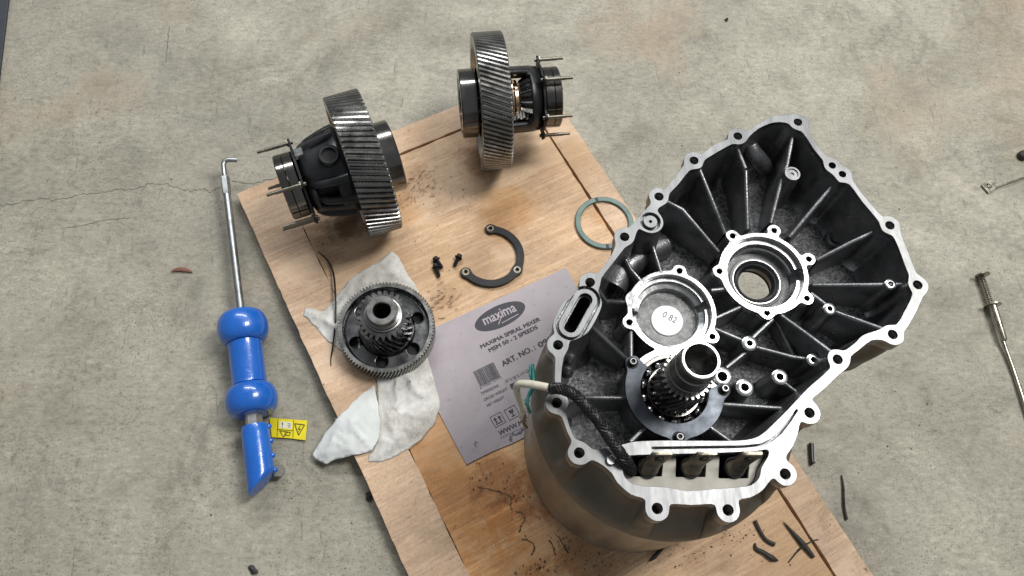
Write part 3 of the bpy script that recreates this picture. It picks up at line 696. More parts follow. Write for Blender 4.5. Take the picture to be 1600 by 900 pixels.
# insert plate and phase terminals in the pocket
ZI = ZF - 0.017
holes = [[F2(p, ZI) for p in q] for q in (((991, 708), (1036, 706), (1033, 743), (990, 743)), ((1058, 706), (1103, 705), (1101, 744), (1057, 744)), ((1126, 706), (1171, 704), (1168, 746), (1124, 746)))]
ins = sd_pk + 0.0006
for q in holes: ins = np.maximum(ins, -(g.poly(q) - 0.001))
plate('insert_plate', g.loops(ins), ZI - 0.006, ZI, 'insert_plate', house, 0.0006, HO)
for cx in (1012, 1079, 1147):
    b = U(cx, 731, ZI); mb = MB(); vs = []; N = 28
    lv = [(-.03, .0118, .0118, 0), (.002, .0118, .0118, 0), (.008, .0120, .0095, .001), (.015, .0123, .0056, .003), (.020, .0125, .0030, .004), (.040, .0128, .0026, .007), (.0450, .0126, .0026, .0082), (.0465, .0110, .0020, .0086), (.0466, .0040, .0010, .0086)]
    for dz, a, c_, dy in lv:
        for k in range(N):
            t = 2 * PI * k / N; cs, sn = math.cos(t), math.sin(t); e = 0.4 if dz > .018 else 0.85
            ln_ = max(0, dz - .006) * .22; vs.append((b.x + ln_ + a * math.copysign(abs(cs) ** e, cs), b.y + dy + c_ * math.copysign(abs(sn) ** e, sn), b.z + dz))
    fs = [(j * N + k, j * N + (k + 1) % N, (j + 1) * N + (k + 1) % N, (j + 1) * N + k) for j in range(len(lv) - 1) for k in range(N)] + [tuple((len(lv) - 1) * N + k for k in range(N))]
    mb.add(vs, fs); tm = mb.build('phase_terminal', 'terminal', house, 45, HO)
    sl = MB().lathe([(b.z - .03, .0130), (b.z + .004, .0130), (b.z + .0045, .0110)], 28, 'z', (b.x, b.y, 0)); sl.build('heat_shrink', 'rubber', tm, 40, HO)
    ey = MB().lathe([(-.0042, .0003), (-.0042, .0055), (.0042, .0055), (.0042, .0003)], 24, 'z')
    ey.xf(Matrix.Translation((b.x + .0065, b.y + .0066, b.z + .036)) @ Matrix.Rotation(PI / 2, 4, 'X')); ey.build('eye_hole', 'hole_shade', tm, 40, HO)
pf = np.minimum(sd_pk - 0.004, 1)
plate('pocket_floor', g.loops(pf), ZF - 0.056, ZF - 0.05, 'hole_shade', house, 0.0005, HO)
# input shaft in its ball bearing, held by the retainer plate
ZB = 0.352
sh = MB(); R0 = 0.0232
sh.lathe([(0.41, .0265), (0.438, .0265), (0.4395, .0255), (0.462, .0250), (0.4635, .0236), (0.482, .0234), (0.4845, .0222), (0.4845, .0192), (0.483, .0184), (0.39, .0184), (0.39, .0003)], 64, 'z', (AX.x, AX.y, 0))
shaft = sh.build('input_shaft', 'shaft_steel', house, 20, HO)
MB().lathe([(0.4838, .0224), (0.4852, .0218), (0.4852, .0194), (0.4838, .0187)], 64, 'z', (AX.x, AX.y, 0), close=True).build('shaft_lip', 'bore_metal', shaft, 30, HO)
MB().gear(26, .0268, .0322, 0.358, 0.424, 0.62, .012, 'z', (AX.x, AX.y, 0), 10).build('pinion', 'gear_steel', shaft, 30, HO)
br = MB().lathe([(ZB - .012, .0505), (ZB + .002, .0505), (ZB + .003, .0495), (ZB + .003, .0452), (ZB - .001, .0445), (ZB - .012, .0445)], 72, 'z', (AX.x, AX.y, 0), close=True).build('ball_bearing', 'bearing_steel', house, 30, HO)
MB().lathe([(ZB - .012, .0300), (ZB + .002, .0300), (ZB + .003, .0308), (ZB + .003, .0345), (ZB - .001, .0352), (ZB - .012, .0352)], 72, 'z', (AX.x, AX.y, 0), close=True).build('inner_race', 'bearing_steel', br, 30, HO)
MB().lathe([(ZB - .009, .0445), (ZB - .009, .0352)], 48, 'z', (AX.x, AX.y, 0)).build('ball_cage', 'black_iron', br, 30, HO)
ball = None
for k in range(14):
    a = 2 * PI * k / 14 + 0.2; p = (AX.x + .0398 * math.cos(a) - HO.x, AX.y + .0398 * math.sin(a) - HO.y, ZB - .004 - HO.z)
    if ball is None: ball = MB().sphere((0, 0, 0), .0057, 16).build('bearing_ball', 'ball_steel', br, 60); o = ball
    else: o = ball.copy(); col.objects.link(o); o.parent = br
    o.location = p
ZC = ZR + 0.0035
rb = [F2(p, ZC + .006) for p in ((988, 567), (1131, 609), (1060.5, 684))]
gp = G2(AX.x - .09, AX.x + .09, AX.y - .09, AX.y + .09, 0.0008)
ann = np.abs(gp.circ(CS, 0.0545)) - 0.0105
a_l, a_r = math.atan2(rb[0][1] - CS[1], rb[0][0] - CS[0]), math.atan2(rb[1][1] - CS[1], rb[1][0] - CS[0])
wed = [CS, (CS[0] + .2 * math.cos(a_r + .06), CS[1] + .2 * math.sin(a_r + .06)), (CS[0] + .2 * math.cos(1.25), CS[1] + .2 * math.sin(1.25)), (CS[0] + .2 * math.cos(a_l - .16), CS[1] + .2 * math.sin(a_l - .16))]
cp = smax(ann, -gp.poly(wed), 0.002)
for p in rb: cp = smin(cp, gp.circ(p, 0.0092), 0.008)
cp = np.maximum(cp, -gp.circ(CS, 0.0440))
ret = plate('retainer_plate', [l for l in gp.loops(cp) if len(l) > 20], ZC, ZC + 0.006, 'plate_steel', house, 0.0008, HO)
def hexprism(mb, c, r, z0, z1, cham=0.0006, rot=0.0):
    return mb.lathe([(z0, r), (z1 - cham, r), (z1, r - cham), (z1, 0.0003)], 6, 'z', (c[0], c[1], 0), rot, rot + 2 * PI)
for p in rb:
    b = MB().lathe([(ZC + .006, .0082), (ZC + .0072, .0078), (ZC + .0072, .0058), (ZC + .013, .0057), (ZC + .0138, .0050), (ZC + .0138, .0030), (ZC + .011, .0028), (ZC + .011, .0002)], 24, 'z', (p[0], p[1], 0)).build('retainer_bolt', 'black_iron', ret, 35, HO)
    MB().lathe([(ZC + .0139, .0046), (ZC + .0142, .0042), (ZC + .0142, .0031)], 16, 'z', (p[0], p[1], 0)).build('bolt_face', 'machined', b, 35, HO)
MB().lathe([(ZP - .02, .052), (ZB - .011, .0515), (ZB - .0115, .03)], 48, 'z', (AX.x, AX.y, 0)).build('bearing_pocket', 'cast_inner', house, 30, HO)

# ------------------------------------------------------------------ braided cable lying over the flange
cb = empty('sensor_cable', U(862, 607, 0.4)); CO = cb.location.copy()
tag(cb, 'black braided cable with cut white end hanging over the housing flange', 'cable')
path = crom([U(860, 606, .418), U(878, 608, .424), U(898, 617, .426), U(918, 637, .424), U(938, 662, .42), U(955, 688, .418), (U(972, 712, .414)), U(982, 727, .400), U(987, 737, .385)], 14)
MB().tube(path, .0058, 14).build('sleeve_core', 'sleeve', cb, 60, CO)
st = MB(); N = len(path)
fr = []; up = Vector((0, 0, 1))
for i, p in enumerate(path):
    d = (path[min(i + 1, N - 1)] - path[max(0, i - 1)]).normalized(); u = (up - d * up.dot(d)).normalized(); up = u; fr.append((p, u, d.cross(u)))
for sgn in (1, -1):
    for k in range(9):
        pts = []
        for i, (p, u, v) in enumerate(fr):
            a = sgn * i * 0.23 + 2 * PI * k / 9; r = .0063 + .0004 * math.sin(i * 1.1 + k)
            pts.append(p + (u * math.cos(a) + v * math.sin(a)) * r)
        st.tube(pts, .00085, 4, False)
st.build('braid', 'sleeve', cb, 60, CO)
MB().tube(crom([U(864, 607, .418), U(845, 603, .416), U(826, 600, .412), U(812, 600, .405), U(807, 606, .395), U(811, 622, .375), U(817, 640, .35), U(815, 652, .335)], 6), [.0050] * 14 + [.0049 - .00004 * k for k in range(29)], 12).build('white_sheath', 'white_sheath', cb, 60, CO)
MB().tube([U(866, 607, .418), U(859, 606, .418)], .0078, 14).build('heat_shrink', 'rubber', cb, 60, CO)
for pts, m in ((((832, 570, .33), (834, 585, .34), (833, 600, .345), (826, 618, .335), (824, 632, .33), (828, 645, .32)), 'green_wire'), (((829, 572, .33), (829, 588, .335), (837, 600, .33), (830, 612, .33), (822, 628, .325)), 'green_wire'), (((816, 640, .35), (820, 650, .34), (818, 660, .325), (823, 668, .315)), 'brown_wire')):
    MB().tube(crom([U(*p) for p in pts], 6), .0022, 8).build('wire', m, cb, 60, CO)

# ------------------------------------------------------------------ differentials
def differential(name, cpx, axis_px, kind, label):
    RG = 0.127 if kind == 'left' else 0.1245
    zc = BZ + RG
    c = U(*cpx, zc); a, b = U(*axis_px[0], zc), U(*axis_px[1], zc); d = b - a
    yaw = math.atan2(d.y, d.x)
    root = empty(name, (c.x, c.y, BZ), (0, 0, yaw)); tag(root, label, 'differential', 'differentials at the top edge of the lid')
    s = 1 if kind == 'left' else -1          # side of the ring gear that carries the wide bearing
    A = lambda prof: [(s * x, r) for x, r in prof]
    C = (0, 0, RG); hw = 0.0300 if kind == 'left' else 0.0268
    n = 74 if kind == 'left' else 86; mb = MB().gear(n, RG - .0058, RG, -hw, hw, 0.155 if kind == 'left' else 0.175, RG - .02, 'x', C, 12, phase=0.02)
    mb.lathe(A([(-hw + .0002, RG - .0195), (-hw + .007, RG - .024), (-hw + .009, .070), (-hw + .004, .062)]), 64, 'x', C)
    mb.lathe(A([(hw - .0002, RG - .0195), (hw - .008, RG - .025), (hw - .010, .072), (hw - .003, .064)]), 64, 'x', C)
    mb.build('ring_gear', 'gear_steel' if kind == 'right' else 'gear_mid', root, 30)
    # wide bearing
    rb_ = .0635 if kind == 'left' else .0625
    bw = MB().lathe(A([(hw - .006, .050), (hw + .001, .058), (hw + .001, rb_ - .001), (hw + .003, rb_), (hw + .029, rb_), (hw + .031, rb_ - .0015), (hw + .031, .049), (hw + .029, .047), (hw + .006, .047)]), 72, 'x', C).build('wide_bearing', 'bearing_steel', root, 20)
    MB().lathe(A([(hw + .029, .047), (hw + .024, .046), (hw + .024, .041), (hw + .030, .040), (hw + .030, .031), (-.05, .030)]), 64, 'x', C).build('inner_race', 'gear_dark', bw, 30)
    # carrier
    if kind == 'left':
        pr = [(-hw + .006, .076), (-.038, .0758), (-.046, .0745), (-.054, .0720), (-.062, .0695), (-.070, .0672), (-.078, .0652), (-.085, .0635), (-.092, .0615), (-.098, .0585), (-.102, .054), (-.105, .046), (-.106, .036)]
        mbc = MB(); n = 96; vs = []; fs = []
        for x, r in pr:
            for i in range(n):
                t = 2 * PI * i / n; fa = max(0, min(1, (-x - .035) / .03)); rr = r * (1 + fa * (.075 * (abs(math.sin(2.5 * t + .5)) - .5) + .020 * math.sin(9 * t + x * 40)))
                vs.append((x, rr * math.cos(t), RG + rr * math.sin(t)))
        def inwin(x, t):
            t = (t + PI) % (2 * PI) - PI
            for (xa, xb, ta, tb) in ((-.090, -.050, -0.30, 0.36), (-.078, -.046, -1.95, -1.45), (-.078, -.050, 0.95, 1.35)):
                if xa < x < xb and ta < t < tb: return True
            return False
        for j in range(len(pr) - 1):
            for i in range(n):
                xm = (pr[j][0] + pr[j + 1][0]) / 2
                if not inwin(xm, 2 * PI * (i + .5) / n + 3.55): fs.append((j * n + i, j * n + (i + 1) % n, (j + 1) * n + (i + 1) % n, (j + 1) * n + i))
        mbc.add(vs, fs); ca = mbc.build('carrier', 'carrier_iron', root, 70)
        so = ca.modifiers.new('s', 'SOLIDIFY'); so.thickness = .008; so.offset = -1
        # pin boss, bolt flats and ribs on the casting
        t = 1.75; bc = Vector((-.052, .0745 * math.cos(t), RG + .0745 * math.sin(t))); q = Vector((0, math.cos(t), math.sin(t))).to_track_quat('Z', 'X').to_matrix().to_4x4()
        MB().lathe([(-.012, .0200), (.004, .0180), (.006, .0160), (.006, .0122), (.001, .0118)], 36).xf(Matrix.Translation(bc) @ q).build('pin_boss', 'carrier_iron', ca, 40)
        MB().lathe([(.0025, .0124), (.0020, .0003)], 24).xf(Matrix.Translation(bc) @ q).build('pin_hole', 'hole_shade', ca, 40)
        for t, xx in ((1.15, -.07), (2.35, -.066), (2.9, -.06), (0.6, -.066), (3.5, -.07)):
            pq = [Vector((xx + dx, rq * math.cos(t), RG + rq * math.sin(t))) for dx, rq in ((-.028, .053), (-.016, .062), (0, .0665), (.018, .0705), (.034, .0725))]
            MB().tube(crom(pq, 4), [.006 + .004 * i / 16 for i in range(17)], 14).build('casting_rib', 'carrier_iron', ca, 60)
        t = 1.28; p = Vector((-.098, .062 * math.cos(t), RG + .062 * math.sin(t)))
        MB().box((0, 0, 0), (.010, .007, .004), Matrix.Translation(p) @ Vector((0, math.cos(t), math.sin(t))).to_track_quat('Z', 'X').to_matrix().to_4x4()).build('bright_tab', 'bore_metal', ca, 0)
        xp, xb0, xb1, rbl, rpl = -.108, -.111, -.143, .0575, .067
        MB().lathe([(-.10, .050), (-.03, .055)], 40, 'x', C).build('carrier_core', 'black_iron', ca, 40)
    else:
        # barrel with a window onto the bevel gears
        x0, x1, n = -.026 * -1, .094, 120
        xl = [hw - .004, hw + .004, hw + .006, hw + .012, hw + .022, hw + .030, hw + .038, hw + .044, hw + .046, hw + .060]; rl = [.0625, .0615, .0612, .061, .0608, .0606, .0605, .0605, .0604, .058]
        vs = []; fs = []
        for x, r in zip(xl, rl):
            for i in range(n): t = 2 * PI * i / n; vs.append((x, r * math.cos(t), RG + r * math.sin(t)))
        for j in range(len(xl) - 1):
            xm = (xl[j] + xl[j + 1]) / 2
            for i in range(n):
                t = 2 * PI * (i + .5) / n; t0 = 2.17; dt = abs((t - t0 + PI) % (2 * PI) - PI); dt2 = abs((t - t0 - PI + PI) % (2 * PI) - PI)
                lim = .92 if hw + .006 < xm < hw + .040 else (.78 if xm < hw + .045 else 0)
                if xm < hw + .001: lim = 0
                if dt < lim or dt2 < lim: continue
                fs.append((j * n + i, j * n + (i + 1) % n, (j + 1) * n + (i + 1) % n, (j + 1) * n + i))
        ca = MB().add(vs, fs).build('carrier', 'carrier_iron', root, 40)
        so = ca.modifiers.new('s', 'SOLIDIFY'); so.thickness = .009; so.offset = -1
        MB().lathe([(hw + .058, .059), (hw + .064, .053), (hw + .064, .03)], 64, 'x', C).build('carrier_end', 'carrier_iron', ca, 40)
        # side gears and spider pinion
        def bevel(x0, x1, r0, r1, nt, nm):
            prof = []; m = nt * 4; v2 = []
            for x, r in ((x0, r0), (x1, r1)):
                for i in range(nt):
                    for f, k in ((.1, .86), (.35, 1.0), (.65, 1.0), (.9, .86)): t = 2 * PI * (i + f) / nt; v2.append((x, r * k * math.cos(t), RG + r * k * math.sin(t)))
            f2_ = [(i, (i + 1) % m, m + (i + 1) % m, m + i) for i in range(m)] + [tuple(range(m)), tuple(m + i for i in range(m))]
            return MB().add(v2, f2_).build(nm, 'gear_dark', ca, 30)
        bevel(hw + .052, hw + .026, .049, .034, 14, 'side_gear')
        bevel(hw + .000, hw + .010, .044, .034, 16, 'side_gear')
        MB().lathe([(hw + .0105, .030), (hw + .0105, .041), (hw + .0125, .041), (hw + .0125, .030)], 48, 'x', C).build('thrust_washer', 'washer_reflection', ca, 30)
        MB().lathe([(hw + .0165, .020), (hw + .0165, .037), (hw + .0215, .036), (hw + .0215, .020)], 48, 'x', C).build('thrust_washer', 'washer_reflection', ca, 30)
        t = 2.17; q = Vector((0, math.cos(t + 1.2), math.sin(t + 1.2))).to_track_quat('Z', 'X').to_matrix().to_4x4()
        sg = MB().gear(12, .016, .021, .030, .046, 0, .006, 'z', (0, 0, 0), 2).xf(Matrix.Translation((hw + .024, 0, RG)) @ q); sg.build('spider_pinion', 'gear_steel', ca, 30)
        xp, xb0, xb1, rbl, rpl = hw + .066, hw + .069, hw + .100, .0555, .066
    # retainer plate with studs and the small bearing
    gg = G2(-.09, .09, -.09, .09, .0008); angs = ([0.6, 2.2, 5.4, 3.25, 3.95] if kind == 'left' else [0.6, 1.75, 5.6, 2.75, 3.75])
    f = gg.circ((0, 0), rpl - .004)
    for t in angs: f = smin(f, gg.circ(((rpl + .003) * math.cos(t), (rpl + .003) * math.sin(t)), .0078), .012)
    f = np.maximum(f, -gg.circ((0, 0), .040))
    pl = plate('retainer_plate', gg.loops(f), -.002, .002, 'black_iron', root, .0005)
    pl.data.transform(Matrix.Translation((xp, 0, RG)) @ Matrix.Rotation(PI / 2, 4, 'Z') @ Matrix.Rotation(PI / 2, 4, 'X'))
    sg = 1 if xb1 > xb0 else -1
    sb = MB().lathe([(xp - sg * .01, .038), (xb0, .044), (xb0, rbl - .0015), (xb0 + sg * .002, rbl), (xb0 + sg * .0165, rbl), (xb0 + sg * .0175, rbl - .0012), (xb0 + sg * .0185, rbl), (xb1 - sg * .002, rbl), (xb1, rbl - .002), (xb1, .040), (xb1 - sg * .003, .038), (xb1 - sg * .01, .036), (xb1 - sg * .01, .030), (xb1, .029), (xb1, .022), (xp, .02)], 72, 'x', C).build('small_bearing', 'bearing_steel', root, 20)
    for k, t in enumerate(angs):
        # after the turn into the x axis the plate's (x, y) become (y, z)
        y, z = (rpl + .003) * math.cos(t), RG + (rpl + .003) * math.sin(t)
        L = (.056 if kind == 'left' else .048) + .004 * ((k * 7) % 3)
        p0, p1 = Vector((xp - sg * .006, y, z)), Vector((xp + sg * L, y, z))
        b = MB().tube([p0, p0.lerp(p1, .08), p0.lerp(p1, .78), p0.lerp(p1, .79), p1], [.0034, .0034, .0034, .0028, .0028], 12).build('stud', 'stud_steel', root, 40)
        MB().lathe([(xp + sg * .002, .0066), (xp + sg * .0045, .0066), (xp + sg * .005, .003)], 6, 'x', (0, y, z)).build('lock_nut', 'stud_steel', b, 20)
    return root
differential('differential', (567, 257), ((455, 291), (622, 241)), 'left', 'left of two differentials, black cast carrier facing left, above the rag')
differential('differential', (767, 159), ((720, 162), (880, 150)), 'right', 'right of two differentials, open window in its carrier, at the lid corner')

# ------------------------------------------------------------------ countershaft gear on the rag
ZG = 0.064
cg = U(602.6, 510, ZG); ct = empty('countershaft_gear', (cg.x, cg.y, 0.030))
tag(ct, 'dark countershaft gear lying flat with hub up on the white rag', 'gear')
ct.rotation_euler = (rd(1.0), rd(1.2), 0)
T = ZG - 0.030
MB().gear(86, .0800, .0846, 0.0, T, 0.13, .075, 'z', (0, 0, 0), 8).build('gear_rim', 'gear_steel', ct, 30)
gw = G2(-.09, .09, -.09, .09, .0008); f = gw.circ((0, 0), .0775)
for k in range(6):
    a = rd(25 - 60 * k); f = np.maximum(f, -gw.circ((.0575 * math.cos(a), .0575 * math.sin(a)), .0108))
web = plate('web', gw.loops(f), .004, T - .018, 'gear_dark', ct, .0015)
MB().lathe([(T - .0002, .0752), (T - .003, .0742), (T - .0150, .0730), (T - .0178, .0700)], 96).build('rim_wall', 'gear_dark', web, 40)
MB().lathe([(T - .0182, .0500), (T - .014, .0475), (T - .009, .0462), (T - .009, .03)], 72).build('web_fillet', 'gear_dark', web, 40)
MB().gear(25, .0372, .0456, T - .012, T + .057, -0.62, .026, 'z', (0, 0, 0), 10).build('pinion', 'gear_dark', ct, 30)
MB().lathe([(.002, .0790), (.002, .0003)], 48).build('web_shadow_floor', 'black_iron', web, 40)  # dark disc added so the web holes look shaded
MB().lathe([(T + .0105, .0146), (T + .0105, .0003)], 32).build('hub_bottom', 'hole_shade', web, 40)
hb = MB().lathe([(T + .054, .0318), (T + .0585, .0310), (T + .0605, .0310), (T + .0610, .0288), (T + .066, .0284), (T + .0665, .0272), (T + .069, .0272), (T + .0695, .0260), (T + .079, .0255), (T + .081, .0244), (T + .081, .0152), (T + .079, .0138), (T + .01, .0136)], 72).build('hub', 'shaft_steel', ct, 20)

# ------------------------------------------------------------------ rag
rg = empty('rag', (cg.x, cg.y, BZ)); RO = rg.location.copy()
tag(rg, 'crumpled white shop rag under the gear, one folded corner off the lid', 'rag')
def clothlayer(px, z, mat, amp, seed, droop=None, step=.004, ridge=()):
    P = [U(x, y, z) for x, y in px]; P = [p + Vector((noise.noise(p * 90) * .0022, noise.noise(p * 90 + Vector((5, 5, 5))) * .0022, 0)) for i in range(len(P)) for k in range(5) for p in [P[i].lerp(P[(i + 1) % len(P)], k / 5)]]; gx_ = [p.x for p in P]; gy_ = [p.y for p in P]
    from mathutils.geometry import delaunay_2d_cdt, intersect_point_tri_2d
    n = len(P); pts = [Vector((p.x, p.y)) for p in P]; ed = [(i, (i + 1) % n) for i in range(n)]
    gr = G2(min(gx_), max(gx_), min(gy_), max(gy_), step); sd = gr.poly(P)
    for j in range(sd.shape[0]):
        for i in range(sd.shape[1]):
            if sd[j, i] < -step * .4: pts.append(Vector((gr.X[j, i] + random.uniform(-.2, .2) * step, gr.Y[j, i] + random.uniform(-.2, .2) * step)))
    v, e, f, *_ = delaunay_2d_cdt(pts, ed, [list(range(n))], 1, 1e-6)
    vs = []
    for p in v:
        q = Vector((p.x * 9, p.y * 9, seed)); h = noise.noise(q) * .5 + .5
        r = 1 - abs(noise.noise(Vector((p.x * 22 + 3, p.y * 17, seed + 5)))) * 2
        r2 = 1 - abs(noise.noise(Vector((p.x * 60 + 3, p.y * 48, seed + 9)))) * 2
        ii, jj = min(sd.shape[1] - 1, max(0, int((p.x - gr.xs[0]) / step + .5))), min(sd.shape[0] - 1, max(0, int((p.y - gr.ys[0]) / step + .5)))
        fd = max(.12, min(1, -sd[jj, ii] / .022))
        zz = z + .0006 + fd * amp * (h * .7 + max(0, r) ** 4 * .9 + max(0, r2) ** 3 * .45)
        for (a, b, hh, ww) in ridge:
            A_, B_ = U(*a, z), U(*b, z); d = Vector((B_.x - A_.x, B_.y - A_.y)); t = max(0, min(1, (Vector((p.x - A_.x, p.y - A_.y)).dot(d)) / d.length_squared))
            dd = (Vector((p.x - A_.x, p.y - A_.y)) - d * t).length; zz += hh * math.exp(-dd / ww) * max(.3, fd)
        if droop: zz += droop(p)
        vs.append((p.x, p.y, zz))
    o = MB().add(vs, [tuple(x) for x in f]).build('cloth_layer', mat, rg, 80, RO)
    so = o.modifiers.new('s', 'SOLIDIFY'); so.thickness = .0007; so.offset = 1
    return o
clothlayer([(612, 393), (624, 404), (636, 428), (650, 448), (668, 480), (670, 520), (650, 560), (600, 575), (560, 562), (533, 548), (512, 533), (492, 510), (474, 493), (477, 481), (490, 484), (507, 487), (521, 470), (530, 458), (548, 436), (575, 418), (597, 407)], BZ + .001, 'rag_cloth', .006, 2.2, ridge=(((612, 395), (570, 440), .006, .008), ((478, 486), (530, 515), .008, .006), ((640, 440), (590, 425), .005, .006)))
clothlayer([(588, 592), (600, 578), (640, 568), (668, 556), (677, 590), (685, 620), (687, 638), (680, 660), (662, 684), (640, 701), (612, 716), (590, 723), (577, 722), (576, 712), (586, 700), (592, 670), (590, 630)], BZ + .001, 'rag_cloth', .008, 6.1, ridge=(((592, 600), (596, 690), .010, .006), ((630, 590), (686, 632), .006, .006), ((590, 712), (650, 690), .004, .006)))
def drp(p):
    q = BL((p.x, p.y, BZ)); return -0.0 if q.x > 0 else max(-.018, q.x * .30)
clothlayer([(584, 602), (590, 630), (594, 660), (592, 688), (582, 705), (556, 711), (528, 716), (508, 722), (496, 718), (484, 708), (496, 690), (518, 664), (540, 641), (562, 619)], BZ + .004, 'rag_clean', .006, 9.4, drp, ridge=(((585, 605), (596, 665), .009, .007), ((490, 710), (585, 700), .004, .007)))
clothlayer([(523, 652), (540, 645), (545, 660), (526, 664)], BZ + .002, 'rag_clean', .002, 3.4, lambda p: -.01)

# ------------------------------------------------------------------ printed packaging sheet
ZS = BZ + 0.0022
SO = U(752, 545, ZS)
sh_px = [(884, 418), (905, 455), (960, 560), (930, 640), (842, 672), (800, 693), (770, 705), (748, 716), (729, 726), (708, 687), (687, 647), (655, 590), (628, 538), (660, 521), (700, 502), (760, 475), (820, 448)]
sheet = plate('packaging_sheet', [[(lambda q: (q.x, q.y))(U(x, y, ZS)) for x, y in sh_px]], ZS - .0012, ZS, 'printed_plastic', None, .0002, SO)
sheet.location = SO
tag(sheet, 'mauve printed packaging sheet with oval logo half under the housing', 'packaging')
PZ = ZS + .0004
S2 = lambda x, y: (lambda q: (q.x, q.y))(U(x, y, ZS))
lc = Vector(S2(781.5, 494)); ud = (Vector(S2(820, 476)) - Vector(S2(743, 512))); ua = math.atan2(ud.y, ud.x); hl = ud.length / 2
lp = [(lc.x + hl * math.cos(t) * math.cos(ua) - .0208 * math.sin(t) * math.sin(ua), lc.y + hl * math.cos(t) * math.sin(ua) + .0208 * math.sin(t) * math.cos(ua)) for t in [2 * PI * i / 72 for i in range(72)]]
logo = plate('logo_oval', [lp], PZ - .0003, PZ, 'ink', sheet, .00005, SO)
text('logo_lettering', 'maxima', S2(758, 508.5), S2(808, 485.5), PZ + .0003, .0190, 'logo_text', logo, .016, SO)
for a, b in (((784, 505), (810, 491)), ((779, 507), (786, 488)), ((783, 487), (787, 484))):
    p, q = Vector(S2(*a)), Vector(S2(*b)); d = (q - p).normalized() * .0009; nn = Vector((-d.y, d.x)) * 0.8
    MB().add([(*(p + nn), PZ + .0003), (*(p - nn), PZ + .0003), (*(q - nn), PZ + .0003), (*(q + nn), PZ + .0003)], [(0, 1, 2, 3)]).build('logo_stroke', 'logo_text', logo, 0, SO)
text('product_line', 'MAXIMA SPIRAL MIXER', S2(752, 545), S2(845, 500.5), PZ, .0072, 'ink', sheet, .045, SO)
text('product_line', 'MSM 50 - 2 SPEEDS', S2(765, 550.5), S2(841, 513), PZ, .0072, 'ink', sheet, .045, SO)
text('article_number', 'ART. NO. :', S2(786, 573), S2(838, 545.5), PZ, .0100, 'ink', sheet, .035, SO)
text('article_number', '09354', S2(843, 543.5), S2(880, 524), PZ, .0100, 'ink', sheet, .035, SO)
text('barcode_digits', '8 715052 107413', S2(751, 608), S2(784, 591), PZ, .0045, 'ink', sheet, .0, SO)
bw0, bw1, bt0 = Vector(S2(750, 604)), Vector(S2(783, 588)), Vector(S2(739, 581))
rr = random.Random(3); du = bw1 - bw0; dv = bt0 - bw0; t = 0.0; bc_ = MB()
while t < 0.98:
    wv = rr.choice((.012, .012, .022, .034)); t2 = min(1, t + wv)
    q = [bw0 + du * t, bw0 + du * t2, bw0 + du * t2 + dv, bw0 + du * t + dv]; bc_.add([(*p, PZ) for p in q], [(0, 1, 2, 3)]); t = t2 + rr.choice((.010, .014, .020))
bc_.build('barcode', 'ink', sheet, 0, SO)
text('small_print', 'DIMENSIONS', S2(753, 617), S2(780, 604), PZ, .0050, 'ink_grey', sheet, .015, SO)
text('small_print', ': 97 X 58 X 119 CM', S2(789, 600), S2(829, 580), PZ, .0055, 'ink_grey', sheet, .015, SO)
text('small_print', 'GROSS WEIGHT  :', S2(757, 627), S2(798, 607), PZ, .0050, 'ink_grey', sheet, .015, SO)
text('small_print', 'NET WEIGHT', S2(762, 636), S2(789, 622), PZ, .0050, 'ink_grey', sheet, .015, SO)
text('web_address', 'WWW.MAXIMA.COM', S2(781, 681), S2(868, 638), PZ, .0085, 'ink', sheet, .03, SO)
text('small_print', 'MAXIMA KITCHEN EQUIPMENT', S2(783, 686), S2(845, 656), PZ, .0032, 'ink_grey', sheet, .0, SO)
def quadprint(name, pts, mat, par=None): return MB().add([(*S2(*p), PZ) for p in pts], [tuple(range(len(pts)))]).build(name, mat, par or sheet, 0, SO)
quadprint('ink_block', ((796, 601), (808, 595), (812, 603), (800, 609)), 'ink')
u1 = (Vector(S2(843, 497)) - Vector(S2(752, 543))).normalized(); v1 = Vector((-u1.y, u1.x))
def iconbox(cx, cy, kind):
    c = Vector(S2(cx, cy)); h = .0105; mb = MB()
    def Q(x0, y0, x1, y1): mb.add([(*(c + u1 * x + v1 * y), PZ) for x, y in ((x0, y0), (x1, y0), (x1, y1), (x0, y1))], [(0, 1, 2, 3)])
    def Tn(*pp): mb.add([(*(c + u1 * x + v1 * y), PZ) for x, y in pp], [tuple(range(len(pp)))])
    e = .0009
    Q(-h, -h, h, -h + e); Q(-h, h - e, h, h); Q(-h, -h + e, -h + e, h - e); Q(h - e, -h + e, h, h - e)
    if kind == 'up':
        for x in (-.004, .004): Q(x - .0012, -.004, x + .0012, .002); Tn((x - .0032, .002), (x + .0032, .002), (x, .0065))
        Q(-.007, -.0065, .007, -.005)
    elif kind == 'glass': Tn((-.0045, .006), (-.0005, .006), (.0005, .003), (.0015, .006), (.0045, .006), (.003, 0.0), (-.003, 0.0)); Q(-.0008, -.005, .0008, 0); Q(-.0035, -.0065, .0035, -.005)
    else: Tn((-.006, .001), (.006, .001), (.004, .0045), (0, .006), (-.004, .0045)); Q(-.0005, -.006, .0005, .001)
    mb.build('handling_symbol', 'ink', sheet, 0, SO)
iconbox(778, 656, 'up'); iconbox(800, 645, 'glass'); iconbox(822, 634, 'umbrella'); iconbox(843, 624, 'up')
MB().add(*ribbon([U(744, 697, ZS), U(741, 694, ZS), U(744, 691, ZS), U(747, 692, ZS)], .0006, PZ)).build('print_mark', 'ink', sheet, 0, SO)
MB().add(*ribbon([U(x, y, ZS) for x, y in ((798, 690), (800, 680), (812, 676), (822, 672), (838, 664))], .0028, PZ, .003, 5)).build('oil_smear', 'ink_grey', sheet, 0, SO)

